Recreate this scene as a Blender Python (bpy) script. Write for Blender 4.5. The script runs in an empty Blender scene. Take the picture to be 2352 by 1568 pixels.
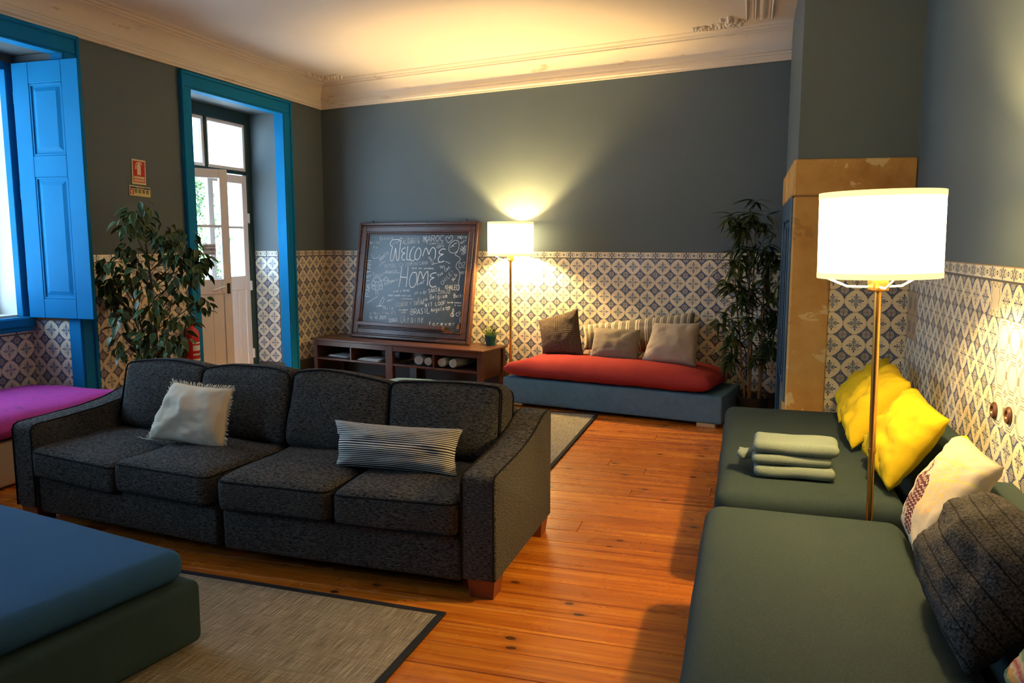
import bpy, bmesh, math, random
from math import sin, cos, pi, radians, sqrt, atan2, hypot
from mathutils import Vector, Matrix, noise

random.seed(7)
scn = bpy.context.scene
COL = scn.collection

# ------------------------------------------------------------------ camera
CAM_H = 1.48
cam_d = bpy.data.cameras.new('camera')
cam_d.sensor_width = 36.0
cam_d.sensor_fit = 'HORIZONTAL'
cam_d.lens = 36.0 * 1817.0 / 2352.0
cam_d.clip_start = 0.05
cam = bpy.data.objects.new('camera', cam_d)
cam.location = (0, 0, CAM_H)
cam.rotation_euler = (radians(90 - 7.197), 0, 0)
COL.objects.link(cam)
scn.camera = cam

# ------------------------------------------------------------------ exposure, sky
scn.view_settings.view_transform = 'Standard'
scn.view_settings.look = 'None'
scn.view_settings.gamma = 1.0
scn.view_settings.exposure = 0.0
scn.view_settings.use_curve_mapping = False
SKY_COLOR = (0.48, 0.73, 1.0, 1)
SKY_STRENGTH = 10.5
LAMP_COLOR = (1.0, 0.64, 0.22)
LAMP_POWER = 255.0
SHADE_GLOW = 11.0
try:
    scn.cycles.max_bounces = 10
    scn.cycles.diffuse_bounces = 6
    scn.cycles.transparent_max_bounces = 12
    scn.cycles.sample_clamp_indirect = 6.0
    scn.cycles.blur_glossy = 1.0
    scn.cycles.caustics_reflective = False
    scn.cycles.caustics_refractive = False
except Exception:
    pass
world = bpy.data.worlds.new('sky')
scn.world = world
world.use_nodes = True
_bg = world.node_tree.nodes.get('Background')
_bg.inputs[0].default_value = SKY_COLOR
_bg.inputs[1].default_value = SKY_STRENGTH

# sun on the garden, running along the outside of the window wall
_sd = bpy.data.lights.new('sun', 'SUN'); _sd.energy = 110.0; _sd.angle = radians(.5); _sd.color = (.86, .95, 1.0)
_so = bpy.data.objects.new('sun', _sd); COL.objects.link(_so)
_dir = Vector((.2995, .9541, 0)) * .70 + Vector((-.9541, .2995, 0)) * .10 + Vector((0, 0, -.72))
_so.rotation_euler = _dir.to_track_quat('-Z', 'Y').to_euler()

# ------------------------------------------------------------------ mesh helpers
class MB:
    """collects geometry, then links it as ONE mesh object"""
    def __init__(s):
        s.v = []; s.f = []; s.uv = {}; s.mi = {}
        s.cur = 0
    def add(s, vs, fs, uvs=None, M=None):
        o = len(s.v)
        for p in vs:
            p = Vector(p)
            s.v.append(M @ p if M is not None else p)
        for i, f in enumerate(fs):
            if uvs is not None:
                s.uv[len(s.f)] = uvs[i]
            if s.cur: s.mi[len(s.f)] = s.cur
            s.f.append([o + k for k in f])
        return s
    def box(s, x0, x1, y0, y1, z0, z1, M=None):
        vs = [(x, y, z) for z in (z0, z1) for y in (y0, y1) for x in (x0, x1)]
        return s.add(vs, [(0, 2, 3, 1), (4, 5, 7, 6), (0, 1, 5, 4), (2, 6, 7, 3), (0, 4, 6, 2), (1, 3, 7, 5)], None, M)
    def cbox(s, x0, x1, y0, y1, z0, z1, c=0.004, M=None):
        c = min(c, (x1 - x0) * .45, (y1 - y0) * .45, (z1 - z0) * .45)
        vs = []; idx = {}
        for iz, z in enumerate((z0, z1)):
            for iy, y in enumerate((y0, y1)):
                for ix, x in enumerate((x0, x1)):
                    sx, sy, sz = (1 if ix == 0 else -1), (1 if iy == 0 else -1), (1 if iz == 0 else -1)
                    for ax, p in enumerate(((x, y + sy * c, z + sz * c), (x + sx * c, y, z + sz * c), (x + sx * c, y + sy * c, z))):
                        idx[(ix, iy, iz, ax)] = len(vs); vs.append(p)
        fs = []
        for i in (0, 1):
            fs.append([idx[(i, a, b, 0)] for a, b in ((0, 0), (1, 0), (1, 1), (0, 1))])
            fs.append([idx[(a, i, b, 1)] for a, b in ((0, 0), (1, 0), (1, 1), (0, 1))])
            fs.append([idx[(a, b, i, 2)] for a, b in ((0, 0), (1, 0), (1, 1), (0, 1))])
        for a in (0, 1):
            for b in (0, 1):
                fs.append([idx[(0, a, b, 1)], idx[(1, a, b, 1)], idx[(1, a, b, 2)], idx[(0, a, b, 2)]])
                fs.append([idx[(a, 0, b, 0)], idx[(a, 1, b, 0)], idx[(a, 1, b, 2)], idx[(a, 0, b, 2)]])
                fs.append([idx[(a, b, 0, 0)], idx[(a, b, 1, 0)], idx[(a, b, 1, 1)], idx[(a, b, 0, 1)]])
        for a in (0, 1):
            for b in (0, 1):
                for cc in (0, 1):
                    fs.append([idx[(a, b, cc, k)] for k in (0, 1, 2)])
        return s.add(vs, fs, None, M)
    def tube(s, path, r, n=8, closed=False, M=None, taper=None):
        path = [Vector(p) for p in path]
        vs = []; fs = []; m = len(path)
        up = Vector((0, 0, 1)); prev = None
        for i, p in enumerate(path):
            a = path[(i - 1) % m] if (closed or i > 0) else p
            b = path[(i + 1) % m] if (closed or i < m - 1) else p
            t = (b - a)
            t = t.normalized() if t.length > 1e-9 else Vector((0, 0, 1))
            if prev is None:
                x = t.cross(up)
                if x.length < 1e-3: x = t.cross(Vector((0, 1, 0)))
            else:
                x = prev - t * prev.dot(t)
                if x.length < 1e-6: x = t.cross(up)
            x.normalize(); prev = x; y = t.cross(x)
            rr = r if taper is None else r + (taper - r) * i / max(1, m - 1)
            for k in range(n):
                an = 2 * pi * k / n
                vs.append(p + x * cos(an) * rr + y * sin(an) * rr)
        for i in range(m if closed else m - 1):
            j = (i + 1) % m
            for k in range(n):
                fs.append((i * n + k, i * n + (k + 1) % n, j * n + (k + 1) % n, j * n + k))
        if not closed:
            fs.append(tuple(range(n - 1, -1, -1))); fs.append(tuple((m - 1) * n + k for k in range(n)))
        return s.add(vs, fs, None, M)
    def lathe(s, prof, n=24, M=None, cap=True):
        vs = []; fs = []
        for r, z in prof:
            for k in range(n):
                an = 2 * pi * k / n
                vs.append((r * cos(an), r * sin(an), z))
        m = len(prof)
        for i in range(m - 1):
            for k in range(n):
                fs.append((i * n + k, i * n + (k + 1) % n, (i + 1) * n + (k + 1) % n, (i + 1) * n + k))
        if cap:
            if prof[0][0] > 1e-4: fs.append(tuple(range(n - 1, -1, -1)))
            if prof[-1][0] > 1e-4: fs.append(tuple((m - 1) * n + k for k in range(n)))
        return s.add(vs, fs, None, M)
    def prism(s, poly, y0, y1, M=None, axis='y'):
        """extrude a 2D outline: axis 'y' -> outline in xz; 'x' -> outline in yz; 'z' -> outline in xy"""
        n = len(poly); vs = []
        for t in (y0, y1):
            for a, b in poly:
                vs.append({'y': (a, t, b), 'x': (t, a, b), 'z': (a, b, t)}[axis])
        fs = [tuple(range(n)), tuple(range(2 * n - 1, n - 1, -1))]
        for i in range(n):
            j = (i + 1) % n
            fs.append((i, j, n + j, n + i))
        return s.add(vs, fs, None, M)
    def ribbon(s, pts, w, z=0.0, M=None):
        """flat stroke in the xz plane, facing -y"""
        pts = [Vector((p[0], 0, p[1])) for p in pts]
        vs = []; fs = []
        for i, p in enumerate(pts):
            a = pts[max(0, i - 1)]; b = pts[min(len(pts) - 1, i + 1)]
            t = b - a
            t = t.normalized() if t.length > 1e-9 else Vector((1, 0, 0))
            nn = Vector((-t.z, 0, t.x))
            vs += [p + nn * w * .5 + Vector((0, z, 0)), p - nn * w * .5 + Vector((0, z, 0))]
        for i in range(len(pts) - 1):
            fs.append((2 * i, 2 * i + 1, 2 * i + 3, 2 * i + 2))
        return s.add(vs, fs, None, M)
    def mesh(s, name, smooth=False, angle=40, fix=True):
        me = bpy.data.meshes.new(name)
        me.from_pydata([tuple(p) for p in s.v], [], s.f)
        if s.uv:
            l = me.uv_layers.new(name='UVMap')
            for pi_, poly in enumerate(me.polygons):
                u = s.uv.get(pi_)
                if u:
                    for k, li in enumerate(poly.loop_indices): l.data[li].uv = u[k]
        for k, m in s.mi.items(): me.polygons[k].material_index = m
        if fix:
            bm = bmesh.new(); bm.from_mesh(me)
            bmesh.ops.recalc_face_normals(bm, faces=bm.faces)
            bm.to_mesh(me); bm.free()
        if smooth:
            me.polygons.foreach_set('use_smooth', [True] * len(me.polygons))
            if angle < 180:
                try: me.set_sharp_from_angle(angle=radians(angle))
                except Exception: pass
        me.update()
        return me
    def build(s, name, mat, parent=None, smooth=False, angle=40, M=None, fix=True):
        me = s.mesh(name, smooth, angle, fix)
        for m in (mat if isinstance(mat, (list, tuple)) else [mat]): me.materials.append(m)
        return link(name, me, parent, M)

def link(name, data, parent=None, M=None):
    o = bpy.data.objects.new(name, data); COL.objects.link(o)
    if parent is not None: o.parent = parent
    if M is not None: o.matrix_basis = M
    return o
def wlink(name, data, parent, M):
    """child of a wall, given in world space"""
    o = link(name, data, parent, M); o.matrix_parent_inverse = parent.matrix_basis.inverted(); return o
def tag(o, label, cat, group=None, kind=None):
    if label: o['label'] = label
    if cat: o['category'] = cat
    if group: o['group'] = group
    if kind: o['kind'] = kind
    return o
def thing(name, label, cat, M=None, group=None):
    o = link(name, None, None, M)
    o.empty_display_size = .1
    return tag(o, label, cat, group)
def struct(o):
    o['kind'] = 'structure'; return o
def recenter(o):
    """move a mesh object's origin to the middle of its base"""
    me = o.data
    xs = [v.co for v in me.vertices]
    c = Vector(((min(p.x for p in xs) + max(p.x for p in xs)) / 2, (min(p.y for p in xs) + max(p.y for p in xs)) / 2, min(p.z for p in xs)))
    me.transform(Matrix.Translation(-c)); o.matrix_basis = o.matrix_basis @ Matrix.Translation(c)
    return o

class Frame:
    """a vertical wall frame: x runs along the wall, y is its normal, z up"""
    def __init__(s, x, y, deg):
        s.a = radians(deg); s.o = Vector((x, y, 0))
        s.M = Matrix.Translation(s.o) @ Matrix.Rotation(s.a, 4, 'Z')
    def at(s, x, y, z, rot=0.0):
        return s.M @ Matrix.Translation((x, y, z)) @ Matrix.Rotation(rot, 4, 'Z')
    def p(s, x, y, z=0.0):
        return s.M @ Vector((x, y, z))

def soft_box(w, d, h, r, n=(8, 8, 3), puff=0.0, fn=None, bottom_puff=0.0):
    """rounded, slightly puffed box; footprint centred, base at z=0"""
    half = (w / 2, d / 2, h / 2)
    ax = []
    for a, k in zip(half, n):
        rr = min(r, a * .95)
        e = [-a, -a + rr * .3, -a + rr * .65]
        inner = [-a + rr + (2 * a - 2 * rr) * i / k for i in range(k + 1)]
        ax.append(e + inner + [-q for q in reversed(e)])
    X, Y, Z = ax
    idx = {}; vs = []; fs = []
    nx, ny, nz = len(X), len(Y), len(Z)
    def vid(i, j, k):
        key = (i, j, k)
        if key not in idx:
            p = Vector((X[i], Y[j], Z[k])); q = Vector()
            for c in range(3):
                rr = min(r, half[c] * .95); lim = half[c] - rr
                q[c] = max(-lim, min(lim, p[c]))
            dv = p - q
            if dv.length > 1e-9:
                big = max(abs(dv.x) / min(r, half[0] * .95), abs(dv.y) / min(r, half[1] * .95), abs(dv.z) / min(r, half[2] * .95))
                nv = Vector((dv.x / min(r, half[0] * .95), dv.y / min(r, half[1] * .95), dv.z / min(r, half[2] * .95)))
                nv = nv.normalized() * big
                dv = Vector((nv.x * min(r, half[0] * .95), nv.y * min(r, half[1] * .95), nv.z * min(r, half[2] * .95)))
            p = q + dv
            b = max(0, 1 - (p.x / half[0]) ** 2) * max(0, 1 - (p.y / half[1]) ** 2)
            if p.z > 0: p.z += puff * b
            else: p.z -= bottom_puff * b
            p.z += half[2]
            if fn: p = Vector(fn(p))
            idx[key] = len(vs); vs.append(p)
        return idx[key]
    for i in range(nx - 1):
        for j in range(ny - 1):
            fs.append((vid(i, j, 0), vid(i, j + 1, 0), vid(i + 1, j + 1, 0), vid(i + 1, j, 0)))
            fs.append((vid(i, j, nz - 1), vid(i + 1, j, nz - 1), vid(i + 1, j + 1, nz - 1), vid(i, j + 1, nz - 1)))
    for i in range(nx - 1):
        for k in range(nz - 1):
            fs.append((vid(i, 0, k), vid(i + 1, 0, k), vid(i + 1, 0, k + 1), vid(i, 0, k + 1)))
            fs.append((vid(i, ny - 1, k), vid(i, ny - 1, k + 1), vid(i + 1, ny - 1, k + 1), vid(i + 1, ny - 1, k)))
    for j in range(ny - 1):
        for k in range(nz - 1):
            fs.append((vid(0, j, k), vid(0, j, k + 1), vid(0, j + 1, k + 1), vid(0, j + 1, k)))
            fs.append((vid(nx - 1, j, k), vid(nx - 1, j + 1, k), vid(nx - 1, j + 1, k + 1), vid(nx - 1, j, k + 1)))
    return vs, fs
def wr(p, amp, sc, seed=0.0):
    """small cloth unevenness"""
    v = noise.noise_vector(Vector((p[0] * sc + seed, p[1] * sc - seed, p[2] * sc + 3.1 * seed)))
    return Vector(p) + v * amp
def rope(mb, pts, r, n=6, closed=True):
    mb.tube(pts, r, n, closed); return mb

def pillow4(name, c, t, mat, toward, pin=.07, seed=1.0, N=26, wrinkle=.010, front=.6, flange=0.0, parent=None, power=.42, sag=0.0, rnd=0.0):
    """a stuffed cushion stretched between four corners (TL, TR, BR, BL); 'toward' = a point on its front side"""
    TL, TR, BR, BL = [Vector(q) for q in c]
    nrm = (TR - BL).cross(TL - BR); nrm.normalize()
    mid = (TL + TR + BR + BL) / 4
    if nrm.dot(Vector(toward) - mid) < 0: nrm = -nrm
    base = (BL + BR) / 2
    vs = []; fs = []; uvs = []; idx = {}
    def P(u, v, side):
        uu = u * (1 - pin * (1 - v * v)); vv = v * (1 - pin * (1 - u * u))
        if rnd and u < 0:
            k = 1 - rnd * (abs(u) * abs(v)) ** 2.5
            uu *= k; vv *= k
        a, b = (uu + 1) / 2, (vv + 1) / 2
        p = (BL * (1 - a) + BR * a) * (1 - b) + (TL * (1 - a) + TR * a) * b
        e = 1 - flange
        u2, v2 = min(1, abs(u) / e), min(1, abs(v) / e)
        f = max(0.0, (1 - u2 * u2) * (1 - v2 * v2)) ** power
        if sag: f *= 1 - sag * v * .5
        off = t * (front if side > 0 else -(1 - front)) * f
        w = noise.noise(Vector((u * 2.3 + seed * 3, v * 2.3 + side, seed))) * wrinkle * 1.6
        w += noise.noise(Vector((u * 6 + v * 2 + seed, v * 5 - u * 2, seed * 2 + side))) * wrinkle * .8
        cr = abs(u * v) ** 1.5
        w += sin((abs(u) - abs(v)) * 22 + seed * 5) * wrinkle * .8 * cr
        edge = noise.noise(Vector((u * 4 + seed, v * 4, seed * 7))) * wrinkle * .8
        return p + nrm * (off + w * (0.25 + f) * (1 if side > 0 else .5) + edge * (1 - f)) - base
    def vid(i, j, side):
        b = i in (0, N) or j in (0, N)
        key = (i, j, 0 if b else side)
        if key not in idx:
            u, v = -1 + 2 * i / N, -1 + 2 * j / N
            u = math.copysign(abs(u) ** .85, u); v = math.copysign(abs(v) ** .85, v)
            idx[key] = len(vs); vs.append(P(u, v, side))
        return idx[key]
    for side in (1, -1):
        for i in range(N):
            for j in range(N):
                q = [(i, j), (i + 1, j), (i + 1, j + 1), (i, j + 1)]
                if side < 0: q = q[::-1]
                fs.append([vid(a, b, side) for a, b in q]); uvs.append([(a / N, b / N) for a, b in q])
    mb = MB(); mb.add(vs, fs, uvs)
    o = mb.build(name, mat, parent, smooth=True, angle=180, M=Matrix.Translation(base))
    return o

def sweep(prof, path, closed=False):
    """profile (out, z) swept along a horizontal polyline; 'out' is to the LEFT of travel, mitred"""
    mb = MB(); n = len(prof); path = [Vector((p[0], p[1])) for p in path]; m = len(path)
    for i, p in enumerate(path):
        d0 = (path[i] - path[i - 1]).normalized() if i > 0 else (path[1] - path[0]).normalized()
        d1 = (path[i + 1] - path[i]).normalized() if i < m - 1 else d0
        n0 = Vector((-d0.y, d0.x)); n1 = Vector((-d1.y, d1.x))
        b = (n0 + n1).normalized(); k = 1 / max(.2, b.dot(n0))
        for o, z in prof:
            q = p + b * o * k
            mb.v.append(Vector((q.x, q.y, z)))
    for i in range(m - 1):
        for k in range(n - 1):
            mb.f.append([i * n + k, (i + 1) * n + k, (i + 1) * n + k + 1, i * n + k + 1])
    mb.f.append(list(range(n))); mb.f.append(list(range((m - 1) * n, m * n)))
    return mb
# ------------------------------------------------------------------ materials
class Ex:
    """a tiny expression wrapper around Math nodes"""
    def __init__(s, nt, sock): s.nt = nt; s.s = sock
    def _op(s, op, *a):
        n = s.nt.nodes.new('ShaderNodeMath'); n.operation = op
        for i, x in enumerate(a):
            if isinstance(x, Ex): s.nt.links.new(x.s, n.inputs[i])
            else: n.inputs[i].default_value = x
        return Ex(s.nt, n.outputs[0])
    def __add__(s, o): return s._op('ADD', s, o)
    __radd__ = __add__
    def __sub__(s, o): return s._op('SUBTRACT', s, o)
    def __rsub__(s, o): return s._op('SUBTRACT', o, s)
    def __mul__(s, o): return s._op('MULTIPLY', s, o)
    __rmul__ = __mul__
    def __truediv__(s, o): return s._op('DIVIDE', s, o)
    def lt(s, o): return s._op('LESS_THAN', s, o)
    def gt(s, o): return s._op('GREATER_THAN', s, o)
    def mx(s, o): return s._op('MAXIMUM', s, o)
    def mn(s, o): return s._op('MINIMUM', s, o)
    def abs(s): return s._op('ABSOLUTE', s)
    def sqrt(s): return s._op('SQRT', s)
    def sin(s): return s._op('SINE', s)
    def frac(s): return s._op('FRACT', s)
    def floor(s): return s._op('FLOOR', s)
    def pow(s, o): return s._op('POWER', s, o)
    def pp(s, o): return s._op('PINGPONG', s, o)

class Mat:
    def __init__(s, name, rough=.6, spec=.3, metallic=0.0):
        s.m = bpy.data.materials.new(name); s.m.use_nodes = True
        s.nt = s.m.node_tree; s.b = s.nt.nodes['Principled BSDF']
        s.b.inputs['Roughness'].default_value = rough
        s.b.inputs['Specular IOR Level'].default_value = spec
        s.b.inputs['Metallic'].default_value = metallic
    def node(s, t, **kw):
        n = s.nt.nodes.new(t)
        for k, v in kw.items(): setattr(n, k, v)
        return n
    def coord(s, kind='Object', scale=(1, 1, 1), rand=False):
        c = s.node('ShaderNodeTexCoord'); mp = s.node('ShaderNodeMapping')
        mp.inputs['Scale'].default_value = scale
        s.nt.links.new(c.outputs[kind], mp.inputs['Vector'])
        if rand:
            oi = s.node('ShaderNodeObjectInfo'); vm = s.node('ShaderNodeVectorMath', operation='SCALE')
            vm.inputs[0].default_value = (37.0, 91.0, 53.0)
            s.nt.links.new(oi.outputs['Random'], vm.inputs['Scale'])
            s.nt.links.new(vm.outputs[0], mp.inputs['Location'])
        return mp.outputs[0]
    def uv(s):
        c = s.node('ShaderNodeUVMap'); x = s.node('ShaderNodeSeparateXYZ')
        s.nt.links.new(c.outputs[0], x.inputs[0])
        return Ex(s.nt, x.outputs[0]), Ex(s.nt, x.outputs[1])
    def xyz(s, vec):
        x = s.node('ShaderNodeSeparateXYZ'); s.nt.links.new(vec, x.inputs[0])
        return [Ex(s.nt, x.outputs[i]) for i in range(3)]
    def rand(s):
        return Ex(s.nt, s.node('ShaderNodeObjectInfo').outputs['Random'])
    def noise(s, vec, scale=5, detail=3, rough=.55, dist=0.0):
        n = s.node('ShaderNodeTexNoise'); n.inputs['Scale'].default_value = scale
        n.inputs['Detail'].default_value = detail; n.inputs['Roughness'].default_value = rough
        n.inputs['Distortion'].default_value = dist
        if vec is not None: s.nt.links.new(vec, n.inputs['Vector'])
        return Ex(s.nt, n.outputs['Fac'])
    def voronoi(s, vec, scale=5, feature='F1', out='Distance', rnd=1.0, dim='3D'):
        n = s.node('ShaderNodeTexVoronoi', feature=feature); n.inputs['Scale'].default_value = scale
        n.inputs['Randomness'].default_value = rnd
        n.voronoi_dimensions = dim
        s.nt.links.new(vec, n.inputs['Vector'])
        return Ex(s.nt, n.outputs[out])
    def ramp(s, fac, stops):
        n = s.node('ShaderNodeValToRGB'); e = n.color_ramp.elements
        while len(e) < len(stops): e.new(.5)
        for el, (p, c) in zip(e, stops):
            el.position = p; el.color = (*c, 1)
        s.nt.links.new(fac.s, n.inputs[0]); return n.outputs[0]
    def mix(s, fac, a, b, blend='MIX'):
        n = s.node('ShaderNodeMix', data_type='RGBA', blend_type=blend)
        for sock, x in ((n.inputs[0], fac), (n.inputs[6], a), (n.inputs[7], b)):
            if isinstance(x, Ex): s.nt.links.new(x.s, sock)
            elif isinstance(x, (int, float)): sock.default_value = x
            elif isinstance(x, tuple): sock.default_value = (*x, 1) if len(x) == 3 else x
            else: s.nt.links.new(x, sock)
        return n.outputs[2]
    def color(s, c):
        if isinstance(c, tuple): s.b.inputs['Base Color'].default_value = (*c, 1)
        else: s.nt.links.new(c, s.b.inputs['Base Color'])
        return s
    def bump(s, h, strength=.3, dist=.01):
        n = s.node('ShaderNodeBump'); n.inputs['Strength'].default_value = strength
        n.inputs['Distance'].default_value = dist
        s.nt.links.new(h.s, n.inputs['Height']); s.nt.links.new(n.outputs[0], s.b.inputs['Normal'])
        return s
    def roughness(s, e):
        s.nt.links.new(e.s, s.b.inputs['Roughness']); return s

def plain(name, c, rough=.5, spec=.3, metallic=0.0, var=.08, sc=8, bump=0.0, bsc=40):
    m = Mat(name, rough, spec, metallic); v = m.coord('Object')
    n = m.noise(v, sc, 4)
    m.color(m.mix(n, tuple(x * (1 - var) for x in c), tuple(min(1, x * (1 + var)) for x in c)))
    if bump: m.bump(m.noise(v, bsc, 3), bump, .004)
    return m.m
def fabric(name, c1, c2, weave=260, rough=.95, bump=.35, stretch=(1, 1, 1), sheen=0.0, blot=.25, contrast=1.8):
    m = Mat(name, rough, .15); v = m.coord('Object', stretch)
    n = m.noise(v, weave, 2, .7); big = m.noise(m.coord('Object'), 3.5, 3)
    f = (n - .5) * contrast + .5
    col = m.mix(f._op('MAXIMUM', f, 0.0).mn(1.0), c1, c2)
    m.color(m.mix((big - .3) * blot, col, tuple(x * .45 for x in c1)))
    wr_ = m.noise(m.coord('Object'), 9, 3, .6)
    m.bump(n * .35 + wr_ * .65, bump, .006)
    m.b.inputs['Sheen Weight'].default_value = sheen
    m.b.inputs['Sheen Roughness'].default_value = .6
    return m.m

# painted plaster walls
def paint(name, c, streak=.1):
    m = Mat(name, .62, .25); v = m.coord('Object')
    n = m.noise(v, 1.3, 4, .6); f = m.noise(v, 60, 3)
    m.color(m.mix(n, tuple(x * (1 - streak) for x in c), tuple(x * (1 + streak) for x in c)))
    m.bump(f * .6 + n * .4, .12, .004)
    return m.m
M_WALL = paint('slate blue wall paint', (.096, .128, .145))
M_WALL_REAR = paint('rear wall paint', (.096, .128, .145))
M_CEIL = paint('ceiling plaster', (.80, .75, .69), .04)
def cornice_mat():
    m = Mat('aged plaster cornice', .7, .2); v = m.coord('Object')
    st = m.noise(m.coord('Object', (1.2, 1.2, 7)), 2.2, 5, .7)
    col = m.ramp(st, [(.0, (.40, .24, .12)), (.31, (.58, .46, .34)), (.38, (.76, .69, .60)), (1, (.82, .77, .70))])
    m.color(col); m.bump(m.noise(v, 45, 4), .25, .005); return m.m
M_CORNICE = cornice_mat()
M_BLUE = plain('blue gloss paint', (.007, .168, .390), .55, .04, var=.10, sc=5, bump=.08, bsc=25)
M_BLUE_DOOR = plain('faded blue door paint', (.028, .075, .13), .45, .4, var=.15, sc=7)
M_BASE = plain('dark baseboard paint', (.07, .055, .045), .5, .3, var=.2)
M_GREENFRAME = plain('dark green frame paint', (.012, .035, .03), .35, .4, var=.15)
M_WHITE = plain('white door paint', (.76, .75, .74), .4, .4, var=.04)
M_GROUT = plain('ochre grout bed', (.30, .19, .09), .9, .1, var=.25, sc=30)
def stone():
    m = Mat('ochre limestone', .75, .2); v = m.coord('Object')
    a = m.noise(v, 2.5, 5, .65); b = m.noise(m.coord('Object', (8, 8, 30)), 6, 4, .6)
    patch = m.noise(v, 4.2, 6, .55, .6)
    col = m.ramp(a, [(.25, (.34, .165, .045)), (.45, (.49, .27, .080)), (.75, (.60, .38, .14))])
    col = m.mix(patch.gt(.60) * .8, col, (.68, .52, .28)); col = m.mix(patch.lt(.36) * .5, col, (.30, .16, .06))
    m.color(col); m.bump(b * .5 + a * .5, .45, .008); return m.m
M_STONE = stone()

# glazed tiles: cream ground with blue print, one pattern repeat per tile (UV 0..1)
CREAM = (.74, .67, .51); TBLUE = (.017, .046, .165); TGREY = (.32, .37, .36)
def tile_core(m):
    u, v = m.uv()
    x = (u - .5).abs(); y = (v - .5).abs()
    a = x.mx(y); b = x.mn(y)
    def ell(p, q, rp, rq): return ((p / rp) * (p / rp) + (q / rq) * (q / rq)).lt(1.0)
    stem = b.lt(.011) * a.lt(.22)
    tip = ell(a - .262, b, .068, .034)
    p = a - .175; q = b - .058
    side = ell((p + q) * .7071, (p - q) * .7071, .062, .02)
    p2 = a - .095; q2 = b - .045
    side2 = ell((p2 + q2) * .7071, (p2 - q2) * .7071, .035, .013)
    dot = ell(a - .185, b - .185, .021, .021)
    flower = stem.mx(tip).mx(side).mx(side2).mx(dot)
    shade = a.mx((a + b) * .74).lt(.205) * m.rand().gt(.35)
    cx = .5 - x; cy = .5 - y; ca = cx.mx(cy); cb = cx.mn(cy)
    rr = (x * x + y * y).sqrt()
    oc = ca.mx((ca + cb) * .7071)
    body = (rr + (oc * 60).sin() * .008).gt(.478) * ca.lt(.405)
    lines = ((oc - .055).abs().lt(.011)).mx((oc - .105).abs().lt(.012)).mx((oc - .155).abs().lt(.011)).mx((cb.lt(.010)) * ca.gt(.2)).mx(oc.lt(.018))
    scroll = ell(ca - .262, cb - .083, .024, .020).mx(ell(ca - .212, cb - .122, .027, .024)).mx(ell(ca - .165, cb - .165, .022, .022))
    eye = ell(ca - .225, cb - .112, .012, .010)
    star = (body.mx(scroll)) * (1.0 - lines.mx(eye) * .85)
    return flower.mx(star), shade
def tile_mat(name):
    m = Mat(name, .22, .5)
    blue, shade = tile_core(m)
    n = m.noise(m.coord('Object', (1, 1, 1), True), 9, 4)
    r2 = (m.rand() * 7.31).frac()
    cream = m.mix(r2, CREAM, (.66, .57, .41)); cream = m.mix((n - .45) * .5, cream, (.50, .42, .29))
    col = m.mix(shade * .55, cream, TGREY)
    tb = m.mix(r2, TBLUE, (.020, .060, .150))
    m.color(m.mix(blue * .93, col, tb))
    m.roughness(n * .2 + .14); m.bump(m.noise(m.coord('Object'), 22, 2), .05, .003)
    return m.m
M_TILE = tile_mat('blue flower glazed tile')
def border_mat():
    m = Mat('blue scroll border tile', .22, .5)
    u, v = m.uv()
    x = (u - .5).abs(); y = (v - .56).abs() * .5
    def ell(p, q, rp, rq): return ((p / rp) * (p / rp) + (q / rq) * (q / rq)).lt(1.0)
    d = (x * x + y * y).sqrt()
    flower = d.lt(.085) * d.gt(.03)
    hx = x - .27
    dh = (hx * hx + (y - .05) * (y - .05)).sqrt()
    heart = dh.lt(.085) * dh.gt(.055)
    cross = ((x - .40).abs() - y * .45).abs().lt(.022) * x.gt(.33)
    edge = x.gt(.478)
    line = v.lt(.13); line2 = v.gt(.93)
    blue = flower.mx(heart).mx(cross).mx(edge).mx(line)
    col = m.mix((m.rand() * 5.7).frac(), CREAM, (.60, .55, .45))
    col = m.mix(line2 * .5, col, (.35, .28, .2))
    m.color(m.mix(blue * .9, col, (.035, .05, .09)))
    m.roughness(m.noise(m.coord('Object'), 9, 3) * .2 + .14)
    return m.m
M_BORDER = border_mat()
def geo_mat():
    m = Mat('blue octagon line tile', .22, .5)
    u, v = m.uv()
    x = (u - .5).abs(); y = (v - .5).abs()
    oc = x.mx(y).mx((x + y) * .7071)
    l = ((oc - .36).abs().lt(.018)).mx((oc - .43).abs().lt(.018)).mx((x - .5).abs().lt(.06) * y.lt(.12)).mx((x + y).gt(.86) * (x + y).lt(.93))
    m.color(m.mix(l * .85, CREAM, (.05, .07, .12)))
    return m.m
M_GEO = geo_mat()
def wire_mat():
    m = Mat('cream tile with thin outline', .25, .5)
    u, v = m.uv()
    x = (u - .5).abs(); y = (v - .5).abs()
    edge = ((x - .36) + (v * 19).sin() * .05).abs().lt(.014) * y.lt(.44)
    edge2 = ((y - .40) + (u * 19).sin() * .06).abs().lt(.014) * x.lt(.40)
    m.color(m.mix(edge.mx(edge2), (.66, .58, .42), (.07, .06, .05)))
    return m.m
M_WIRE = wire_mat()
def worn_mat():
    m = Mat('worn brown striped tile', .35, .4)
    u, v = m.uv()
    st = (u * 6.5).frac().lt(.35)
    x = (u - .5).abs(); y = (v - .5).abs(); d = x.mx(y).mx((x + y) * .72)
    oc = ((d - .2).abs().lt(.05)).mx(d.lt(.07))
    n = m.noise(m.coord('Object'), 14, 4)
    col = m.mix(st * .6, (.50, .38, .26), (.24, .15, .10)); col = m.mix(n.gt(.55) * .5, col, (.40, .22, .13))
    m.color(m.mix(oc * .75, col, (.05, .05, .07)))
    return m.m
M_WORN = worn_mat()

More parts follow.
